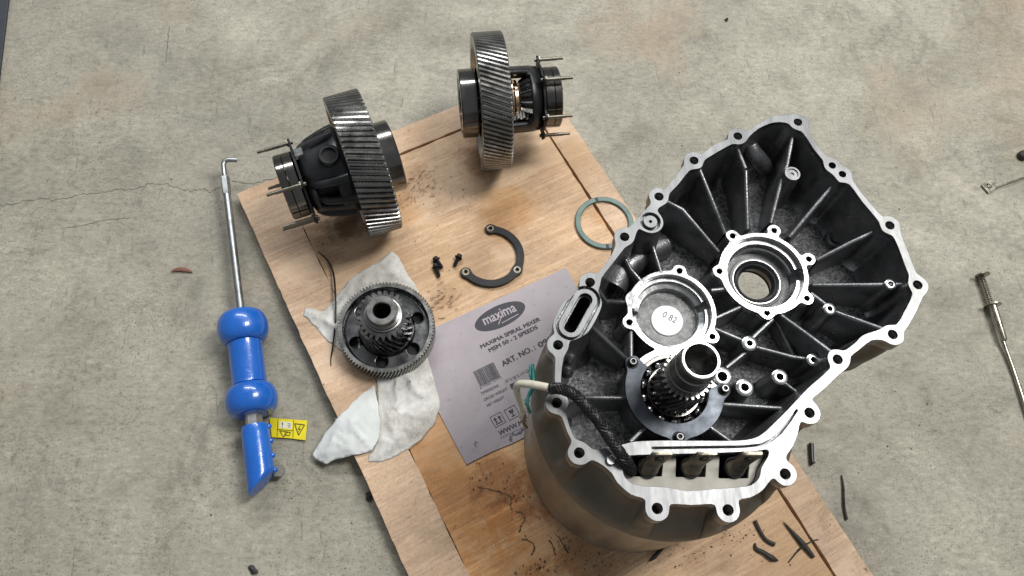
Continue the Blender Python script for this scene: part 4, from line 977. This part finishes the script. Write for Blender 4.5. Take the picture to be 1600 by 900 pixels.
# ------------------------------------------------------------------ slide hammer
HZ = 0.047
p_top, p_end = U(353, 290, .044), U(411, 775, .036)
hd = (p_end - p_top); HL = hd.length; hd.normalize()
sl = empty('slide_hammer', (p_top.x, p_top.y, 0)); tag(sl, 'blue slide hammer with steel rod and hook lying on the concrete', 'slide hammer')
Mx = Matrix.Translation((0, 0, p_top.z)) @ hd.to_track_quat('X', 'Z').to_matrix().to_4x4()
def ax_at(px):   # distance along the axis of a point seen at px
    return (U(px[0], px[1], .044) - p_top).dot(hd)
tA0, tA1 = ax_at((380, 488)), ax_at((388, 534)); tB0, tB1 = ax_at((395, 600)), ax_at((400, 646)); tn, tg = ax_at((401, 657)), ax_at((404, 663)); te = HL
MB().lathe([(0, .0003), (0, .0068), (tg + .01, .0068), (tg + .01, .0003)], 24, 'x').xf(Mx).build('rod', 'zinc', sl, 30)
MB().lathe([(-.020, .0062), (-.018, .0085), (.012, .0085), (.020, .0078), (.020, .0060)], 6, 'x').xf(Mx).build('coupler_nut', 'zinc', sl, 20)
hk = [Vector((-.012, 0, 0)), Vector((-.035, 0, 0)), Vector((-.048, .0005, .0)), Vector((-.054, .004, .001)), Vector((-.055, .012, .001)), Vector((-.0535, .026, -.002))]
MB().tube([Mx @ p for p in crom(hk, 6)], .0048, 12).build('hook', 'zinc', sl, 60)
RT, RGp = .0430, .0285
def bulb(a, b):
    m = (a + b) / 2; h = (b - a) / 2; return [(m - h * math.cos(t), RT - .0165 + .0165 * math.sin(t) ** .9) for t in arcpts(0, PI, 20)]
prof = [(tA0 - .0, .009)] + bulb(tA0, tA1) + [(tA1 + .001, RGp + .001), (tA1 + .006, RGp), ((tA1 + tB0) / 2, RGp), (tB0 - .006, RGp), (tB0 - .001, RGp + .001)] + bulb(tB0, tB1) + [(tB1, .009)]
MB().lathe(prof, 64, 'x').xf(Mx).build('sliding_weight', 'blue_paint', sl, 50)
MB().lathe([(tB1 - .004, .0138), (tg - .002, .0138), (tg + .002, .0128), (tg + .002, .005)], 6, 'x').xf(Mx).build('hex_nut', 'bright_nut', sl, 20)
# grip: bar with an angled end and a toothed edge
mb = MB(); n = 40; vs = []; lv = 14; rg_ = .0228
for j in range(lv + 1):
    for i in range(n):
        t = 2 * PI * i / n; y, z = rg_ * math.cos(t), rg_ * math.sin(t)
        cut = te - (.004 if j == lv else 0) - (y + rg_) / (2 * rg_) * .031
        x = tg + (cut - tg) * j / lv; k = 1 if 0 < j < lv else .93
        vs.append((x, y * k, z * k))
fs = [(j * n + i, j * n + (i + 1) % n, (j + 1) * n + (i + 1) % n, (j + 1) * n + i) for j in range(lv) for i in range(n)] + [tuple(range(n)), tuple(lv * n + i for i in range(n))]
grip = mb.add(vs, fs).xf(Mx).build('grip', 'blue_paint', sl, 40)
for k in range(4):
    x = tg + .005 + k * .0245
    MB().sphere((0, 0, 0), .0048, 14).xf(Mx @ Matrix.Translation((x, rg_ - .0004, -.002))).build('grip_tooth', 'blue_paint', grip, 60)
cst = U(436, 737, .012)
MB().lathe([(-.003, .0003), (-.003, .0115), (.003, .0115), (.0036, .0105), (.0036, .0003)], 6).xf(Matrix.Translation((cst.x - p_top.x, cst.y - p_top.y, .018)) @ Matrix.Rotation(.35, 4, 'Y')).build('side_bolt', 'dull_steel', grip, 20)
MB().tube([Vector((cst.x - p_top.x, cst.y - p_top.y, .018)), Vector((cst.x - p_top.x - .022, cst.y - p_top.y + .002, .030))], .004, 10).build('side_bolt_shank', 'dull_steel', grip, 40)

# warning tag
TZ = .0045; t0 = U(424, 667, TZ); wt = plate('warning_tag', [[(lambda q: (q.x, q.y))(U(x, y, TZ)) for x, y in ((421, 653), (480, 657), (477.5, 688), (450, 684.5), (424.5, 683))]], TZ - .0012, TZ, 'yellow_tag', None, .0002, t0)
wt.location = t0; tag(wt, 'small yellow warning tag beside the blue grip of the slide hammer', 'warning tag')
def tp_(name, px, mat, dz=.0004): return MB().add([(lambda q: (q.x, q.y, TZ + dz))(U(x, y, TZ)) for x, y in px], [tuple(range(len(px)))]).build(name, mat, wt, 0, t0)
def tri(px, wln):
    for a, b in zip(px, px[1:] + px[:1]):
        p, q = U(*a, TZ), U(*b, TZ); MB().add(*[x for x in ([(p + n_ * s_).to_tuple()[:2] + (TZ + .0006,) for p, s_ in ((p, 1), (p, -1), (q, -1), (q, 1)) for n_ in [Vector((-(U(*b, TZ) - U(*a, TZ)).normalized().y, (U(*b, TZ) - U(*a, TZ)).normalized().x, 0)) * wln]], [(0, 1, 2, 3)])]).build('symbol_line', 'tag_ink', wt, 0, t0)
tri([(460.5, 662), (476, 664), (466.5, 680)], .0008)
tri([(437, 673), (450, 675), (443, 683)], .0006); tri([(446, 675), (454, 675.5), (452, 681), (445, 680)], .0006)
tp_('lightning', ((469, 665), (465, 671), (467.5, 671.5), (465.5, 677), (470, 670), (467.5, 669.5), (470, 665.5)), 'tag_ink')
tp_('symbol_panel', ((436.5, 658), (446.5, 659), (446, 669.5), (436, 668.5)), 'tag_white'); tp_('symbol_panel', ((447.6, 659.2), (456.5, 660), (456, 670.3), (447.2, 669.6)), 'tag_white')
tp_('exclamation_mark', ((440.8, 660), (442.6, 660.2), (442, 665), (441, 665)), 'tag_ink', .0008); tp_('exclamation_mark', ((440.8, 666), (442.2, 666.1), (442.1, 667.5), (440.7, 667.4)), 'tag_ink', .0008)
for k in range(3): tp_('symbol_bar', ((449.5, 661.5 + k * 2.6), (454.5, 662 + k * 2.6), (454.4, 663 + k * 2.6), (449.4, 662.5 + k * 2.6)), 'ink_grey', .0008)
tri([(458.8, 656.5), (457.8, 684.5)], .0004); tri([(434.5, 655), (433, 682)], .0004); tri([(434, 671), (458.4, 673)], .0004)

# ------------------------------------------------------------------ small parts on the lid
def lay(name, pts, rad, mat, label, cat, group=None, flat=1.0, n=8, sub=6):
    P = crom([U(*p) for p in pts], sub); o0 = Vector((P[0].x, P[0].y, P[0].z))
    if isinstance(rad, list):
        N = len(P); rad = [rad[min(int(i / (N - 1) * (len(rad) - 1)), len(rad) - 2)] * (1 - (i / (N - 1) * (len(rad) - 1)) % 1) + rad[min(int(i / (N - 1) * (len(rad) - 1)) + 1, len(rad) - 1)] * ((i / (N - 1) * (len(rad) - 1)) % 1) if i < N - 1 else rad[-1] for i in range(N)]
    mb = MB().tube(P, rad, n, True, flat); o = mb.build(name, mat, None, 60, o0); o.location = o0
    return tag(o, label, cat, group)
# loose retainer
CZ = BZ + .007; cc = U(766, 397, CZ); lugs = [U(*p, CZ) for p in ((766, 357), (808, 421.5), (727.5, 425))]
gc = G2(cc.x - .08, cc.x + .08, cc.y - .08, cc.y + .08, .0008)
A_ = np.array([[2 * p.x, 2 * p.y, 1] for p in lugs]); b_ = np.array([p.x ** 2 + p.y ** 2 for p in lugs]); s_ = np.linalg.solve(A_, b_); ccx, ccy = s_[0], s_[1]; cr_ = math.sqrt(s_[2] + ccx ** 2 + ccy ** 2)
f = np.abs(gc.circ((ccx, ccy), cr_ - .001)) - .0072
aL, aT = math.atan2(lugs[2].y - ccy, lugs[2].x - ccx), math.atan2(lugs[0].y - ccy, lugs[0].x - ccx)
if aL < 0: aL += 2 * PI
f = smax(f, -gc.poly([(ccx, ccy)] + [(ccx + .2 * math.cos(t), ccy + .2 * math.sin(t)) for t in arcpts(aT, aL, 6)]), .002)
for p in lugs: f = smin(f, gc.circ(p, .0098), .006)
for p in lugs: f = np.maximum(f, -gc.circ(p, .0040))
lr = plate('retainer_bracket', [l for l in gc.loops(f) if len(l) > 8], BZ + .001, CZ, 'black_iron', None, .0012, (cc.x, cc.y, BZ)); lr.location = (cc.x, cc.y, BZ)
tag(lr, 'loose black C-shaped retainer bracket with three lugs on the bare plywood', 'bracket')
for p in lugs: MB().lathe([(CZ - .004, .0040), (CZ + .0004, .0040), (CZ + .0006, .0046), (CZ + .0004, .0068), (CZ - .0008, .0070)], 24, 'z', (p.x, p.y, 0)).build('worn_bushing', 'stud_steel', lr, 40, (cc.x, cc.y, BZ))
# thrust ring
rc_ = U(944.5, 347.5, BZ + .005); r1 = (U(990.5, 347, BZ + .005) - U(899.5, 347, BZ + .005)).length / 2
tr = MB().lathe([(.0008, r1 - .001), (.002, r1), (.0055, r1), (.0062, r1 - .001), (.0062, r1 - .0090), (.0055, r1 - .0098), (.0008, r1 - .0098)], 96, close=True).build('thrust_ring', 'teal_ring', None, 30); tr.location = (rc_.x, rc_.y, BZ)
tag(tr, 'flat teal thrust ring over the groove beside the housing flange', 'ring')
for px in ((932, 310.5), (949, 383)):
    q = U(*px, BZ + .0064); a = math.atan2(q.y - rc_.y, q.x - rc_.x)
    MB().lathe([(.0061, r1 - .0008), (.00655, r1 - .0010), (.00655, r1 - .0090), (.0061, r1 - .0092)], 4, 'z', (0, 0, 0), a - .055, a + .055, close=True).build('oil_notch', 'ink', tr, 0)
# three flange bolts
def smallbolt(h, e, label):
    p, q = U(*h, BZ + .006), U(*e, BZ + .004); d = q - p; d.normalize(); L = (q - p).length
    r = empty('flange_bolt', (p.x, p.y, BZ)); tag(r, label, 'bolt', 'short black flange bolts on the plywood')
    Q = Matrix.Translation((0, 0, .0066)) @ d.to_track_quat('X', 'Z').to_matrix().to_4x4()
    MB().lathe([(-.0045, .0003), (-.0045, .0046), (-.0038, .0052), (.0012, .0052)], 6, 'x').xf(Q).build('bolt_head', 'black_iron', r, 20)
    pr = [(.0022, .0075), (.0030, .0070), (.0030, .0036)]
    for k in range(8): x = .004 + (L - .005) * k / 8; pr += [(x, .0038), (x + (L - .005) / 16, .0032)]
    MB().lathe([(.0010, .0052), (.0014, .0075)] + pr + [(L, .0028), (L, .0003)], 18, 'x').xf(Q).build('shank', 'black_iron', r, 30)
smallbolt((681, 405), (691, 419), 'uppermost of the two touching black bolts beside the gear')
smallbolt((681, 416), (686, 433), 'lower of the two touching black bolts beside the gear')
smallbolt((717, 401), (710, 416), 'lone black bolt just left of the C-shaped bracket')
# strips and scraps
lay('cable_tie', [(497, 393, BZ + .002), (512, 407, BZ + .004), (521, 428, BZ + .010), (524, 460, BZ + .014), (524, 500, BZ + .014), (520, 540, BZ + .006), (517, 560, BZ + .002), (517, 572, BZ + .002)], [.0008, .0014, .0018, .0018, .0016, .0014, .0012, .0010], 'rubber', 'thin curved black strip lying across the rag left of the gear', 'strip')
lay('rubber_scrap', [(1180, 813, BZ + .004), (1187, 828, BZ + .004), (1197, 843, BZ + .004), (1211, 851, BZ + .004)], [.0032, .003, .003, .0036], 'rubber_scrap', 'short bent black scrap nearest below the housing on the plywood', 'scrap', 'rubber scraps on the lid', flat=.55, n=7)
lay('rubber_scrap', [(1180, 848, BZ + .003), (1182, 857, BZ + .004), (1195, 864, BZ + .005), (1207, 872, BZ + .005), (1216, 876, BZ + .003)], [.0010, .0034, .0038, .0050, .0010], 'rubber_scrap', 'ragged black scrap with a torn end, lowest of the three on the plywood', 'scrap', 'rubber scraps on the lid', flat=.55, n=7)
lay('rubber_scrap', [(1224, 815, BZ + .003), (1240, 833, BZ + .004), (1256, 851, BZ + .005), (1272, 871, BZ + .004)], [.0006, .0032, .0050, .0030], 'rubber_scrap', 'long pointed black scrap beside the right groove', 'scrap', 'rubber scraps on the lid', flat=.55, n=7)
lay('twig', [(1232, 879, BZ + .002), (1245, 863, BZ + .003), (1256, 853, BZ + .008), (1270, 845, BZ + .004), (1279, 843, BZ + .002)], [.0008, .0014, .0012, .0008], 'rubber_scrap', 'thin twig crossing under the long pointed scrap', 'twig', n=6)
lay('rubber_scrap', [(1014, 877, BZ + .004), (1022, 871, BZ + .004), (1030, 862, BZ + .004), (1036, 856, BZ + .004)], [.0008, .0032, .0030, .0022], 'rubber_scrap', 'small curved black scrap tucked under the motor can edge', 'scrap', 'rubber scraps on the lid', flat=.55, n=7)
lay('pin', [(1267.5, 693, .005), (1268, 708, .005), (1269, 721, .005), (1271, 725, .005)], [.0045, .0040, .0040, .0055], 'rubber', 'short black pin on the concrete beside the lid edge', 'pin', n=10)
lay('stick', [(1315, 742, .003), (1318, 762, .004), (1319, 790, .004), (1323, 812, .003)], [.0010, .0018, .0020, .0026], 'rubber_scrap', 'thin dark stick on the concrete against the right lid edge', 'stick', n=6)

# ------------------------------------------------------------------ pickup tool, wire clip and other things on the floor
tz = .011; q0, q1 = U(1533, 431, tz), U(1571, 545, tz); dd = (q1 - q0); L = dd.length; dd.normalize()
pk = empty('pickup_tool', (q0.x, q0.y, 0)); tag(pk, 'steel claw pickup tool with plunger and flexible shaft at right frame edge', 'pickup tool')
Q = Matrix.Translation((0, 0, tz)) @ dd.to_track_quat('X', 'Z').to_matrix().to_4x4()
Q2 = Matrix.Translation((0, 0, tz + .004)) @ dd.to_track_quat('X', 'Z').to_matrix().to_4x4()
l1 = (U(1552, 478, tz) - q0).dot(dd); l2 = (U(1566, 530, tz) - q0).dot(dd)
MB().lathe([(-.0015, .0003), (-.0015, .0130), (.0005, .0136), (.0015, .0130), (.0015, .0030)], 32, 'x').xf(Q2).build('plunger_button', 'tool_steel', pk, 30)
MB().lathe([(0, .0030), (l1, .0030)], 12, 'x').xf(Q).build('plunger_rod', 'tool_steel', pk, 30)
MB().tube([Q @ Vector((l1 * i / 160, .0055 * math.cos(i * .62), .0055 * math.sin(i * .62))) for i in range(8, 155)], .0010, 5).build('spring', 'tool_steel', pk, 60)
MB().lathe([(l1 - .001, .003), (l1 - .001, .0155), (l1 + .001, .0155), (l1 + .001, .0075), (l1 + .004, .0072), (l2, .0058), (l2 + .004, .0042)], 32, 'x').xf(Q2).build('barrel', 'tool_steel', pk, 30)
end = [Q @ Vector((l2, 0, 0))] + [U(x, y, .006) - Vector((q0.x, q0.y, 0)) for x, y in ((1582, 575), (1592, 605), (1603, 640), (1614, 680), (1622, 730))]
fx = crom(end, 30); MB().tube(fx, [.0038 + .0005 * (i % 2) for i in range(len(fx))], 10).build('flexible_shaft', 'tool_steel', pk, 60)
kz = .004; k0 = U(1545, 291, kz); cl = empty('wire_clip', (k0.x, k0.y, 0)); tag(cl, 'small square steel clip on a thin wire at the right', 'clip')
g4 = G2(-.03, .03, -.03, .03, .0006); cn = [U(*p, kz) - k0 for p in ((1534, 289), (1549, 281), (1559, 291), (1545, 301))]
f = g4.poly([(p.x, p.y) for p in cn]) - .001; f = np.maximum(f, -(np.abs(g4.circ((0, 0), .0045)) - .0009))
plate('clip_plate', g4.loops(f), .002, .006, 'tool_steel', cl, .0006)
MB().tube([U(1557, 292, .005) - Vector((k0.x, k0.y, 0)), U(1580, 284, .006) - Vector((k0.x, k0.y, 0)), U(1610, 274, .005) - Vector((k0.x, k0.y, 0))], .0018, 8).build('wire', 'tool_steel', cl, 60)
dk = U(1599, 242, .008); o = MB().lathe([(0.0006, .0003), (.0006, .0090), (.004, .0105), (.012, .0095), (.014, .0070), (.014, .0003)], 20).build('rubber_stopper', 'rubber_scrap', None, 30); o.location = (dk.x, dk.y, 0)
tag(o, 'small dark rubber stopper at right frame edge above the wire clip', 'stopper')
mm = [U(x, y, .006) for x, y in ((0, 0), (13, -30), (0, 100), (-6, 140), (-80, 140), (-80, -30))]
g0 = mm[0]; mt = plate('floor_mat', [[(p.x, p.y) for p in (U(16, -40, .006), U(13, 0, .006), U(1, 100, .006), U(-14, 230, .006), U(-160, 230, .006), U(-150, -40, .006))]], .0006, .006, 'dark_mat', None, .001, (g0.x, g0.y, 0)); mt.location = (g0.x, g0.y, 0)
tag(mt, 'dark blue grey mat edge in the upper left corner', 'mat')
def flake(name, px, r, mat, label, cat, seed):
    c = U(*px, .001); rn = random.Random(seed); n = 11; vs = [(0, 0, .0045)]
    for i in range(n): t = 2 * PI * i / n; k = r * rn.uniform(.55, 1.1); vs.append((k * math.cos(t) * 1.5, k * math.sin(t), .0008 + rn.random() * .002))
    o = MB().add(vs, [(0, 1 + i, 1 + (i + 1) % n) for i in range(n)]).build(name, mat, None, 0); o.location = c; o.rotation_euler.z = rn.random() * 3
    so = o.modifiers.new('s', 'SOLIDIFY'); so.thickness = .0008
    return tag(o, label, cat)
lf = lay('dry_leaf', [(267, 424, .003), (276, 421, .004), (288, 421, .004), (301, 425, .003)], [.001, .0035, .0042, .001], 'leaf_brown', 'small reddish brown dry leaf on the concrete at left', 'leaf', flat=.35)
flake('dirt_flake', (577, 775), .0075, 'rubber_scrap', 'dark flake on the concrete left of the lower lid edge', 'flake', 4)
flake('dirt_flake', (396, 891), .0070, 'rubber_scrap', 'dark flake on the concrete at the bottom edge of the frame', 'flake', 6)
flake('dirt_flake', (1135, 31), .0045, 'rubber_scrap', 'dark speck on the concrete above the housing near top edge', 'flake', 9)

# ------------------------------------------------------------------ crumbs, shavings and marks
def crumbs(name, clusters, zt, mat, label, seed):
    rn = random.Random(seed); mb = MB()
    for (x, y, sx, sy, n, r0, r1, el, ang_) in clusters:
        for _ in range(n):
            p = U(rn.gauss(x, sx), rn.gauss(y, sy), zt); q = BL(p)
            if zt > .02 and not (0.004 < q.x < rx - .004 and q.y < -.006): continue
            if zt > .02 and abs(q.x - gx) < .006: continue
            d = (Vector((p.x, p.y)) - AXIS).length
            if zt > .02 and d < rc + .002: continue
            r = (r0 + (r1 - r0) * rn.random() ** 3) * (.72 if el < 1.5 else .6); a = ang_ + rn.gauss(0, .35) if el > 1.5 else rn.random() * 6.3
            ca_, sa_ = math.cos(a), math.sin(a); vs = []
            for i in range(5): t = 2 * PI * i / 5; k = r * rn.uniform(.6, 1.2); u_, v_ = k * math.cos(t) * el, k * math.sin(t); vs.append((p.x + u_ * ca_ - v_ * sa_, p.y + u_ * sa_ + v_ * ca_, zt + .0006))
            h = r * rn.uniform(.4, 1.0) if el < 1.5 else .0006 + .0006 * rn.random()
            vs.append((p.x, p.y, zt + .0008 + h)); mb.add(vs, [(i, (i + 1) % 5, 5) for i in range(5)])
    o = mb.build(name, mat, None, 0); return tag(o, label, 'debris', kind='stuff')
bz = BZ + .0012
crumbs('shavings', [(770, 745, 22, 10, 70, .0006, .0022, 1, 0), (800, 770, 30, 14, 60, .0006, .0026, 1, 0), (905, 860, 26, 14, 110, .0004, .0022, 1, 0), (880, 845, 14, 18, 60, .0004, .002, 1, 0), (845, 890, 14, 6, 40, .001, .0035, 1, 0), (950, 880, 40, 12, 90, .0004, .0020, 1, 0), (1080, 868, 40, 16, 130, .0004, .0020, 1, 0), (1125, 830, 26, 10, 70, .0006, .0022, 1, 0), (1170, 850, 40, 30, 40, .0005, .0016, 1, 0), (850, 800, 25, 30, 50, .0005, .002, 1, 0), (760, 380, 120, 60, 90, .0005, .0013, 1, 0), (720, 300, 60, 30, 60, .0005, .0014, 1, 0), (640, 310, 30, 22, 70, .0005, .002, 1, 0), (560, 390, 60, 20, 40, .0005, .0014, 1, 0), (700, 790, 90, 60, 50, .0005, .0014, 1, 0), (900, 300, 50, 60, 40, .0005, .0012, 1, 0), (540, 345, 20, 12, 60, .0005, .0022, 1, 0)], bz, 'crumb', 'dark crumbs and shavings scattered over the plywood', 3)
crumbs('scuff_marks', [(655, 285, 20, 13, 70, .0005, .0010, 14, .62), (690, 468, 14, 13, 44, .0006, .0012, 13, .50), (640, 300, 18, 16, 34, .0004, .0008, 7, .75), (1285, 760, 14, 14, 24, .0006, .0010, 6, .65), (1310, 800, 14, 16, 20, .0006, .0010, 6, .65), (725, 310, 8, 20, 14, .0006, .0013, 4, 1.4)], bz + .0002, 'dirt', 'dark scratch marks pressed into the plywood', 5)
crumbs('floor_grit', [(800, 450, 600, 350, 500, .0004, .0014, 1, 0), (200, 250, 150, 150, 60, .0005, .0022, 1, 0), (1400, 600, 120, 200, 70, .0005, .0026, 1, 0), (1200, 100, 200, 60, 50, .0005, .0022, 1, 0), (450, 800, 90, 60, 50, .0005, .0026, 1, 0)], .0, 'crumb', 'dark grit scattered over the concrete floor', 8)
# two wavy dried trails on the plywood
tr_ = MB()
for pts in (((745, 760), (770, 766), (790, 772), (799, 778), (797, 790), (800, 797)), ((806, 799), (816, 802), (820, 812), (814, 822), (811, 832)), ((815, 842), (828, 846), (835, 855), (830, 868)), ((858, 844), (865, 856), (868, 868)), ((872, 838), (880, 852), (888, 864))):
    tr_.add(*ribbon([U(x, y, BZ) for x, y in pts], .0013, BZ + .0007, .0010, 6))
tag(tr_.build('dried_trails', 'dirt', None, 0), 'thin wavy dried oil trails on the plywood left of the can', 'stain', kind='stuff')
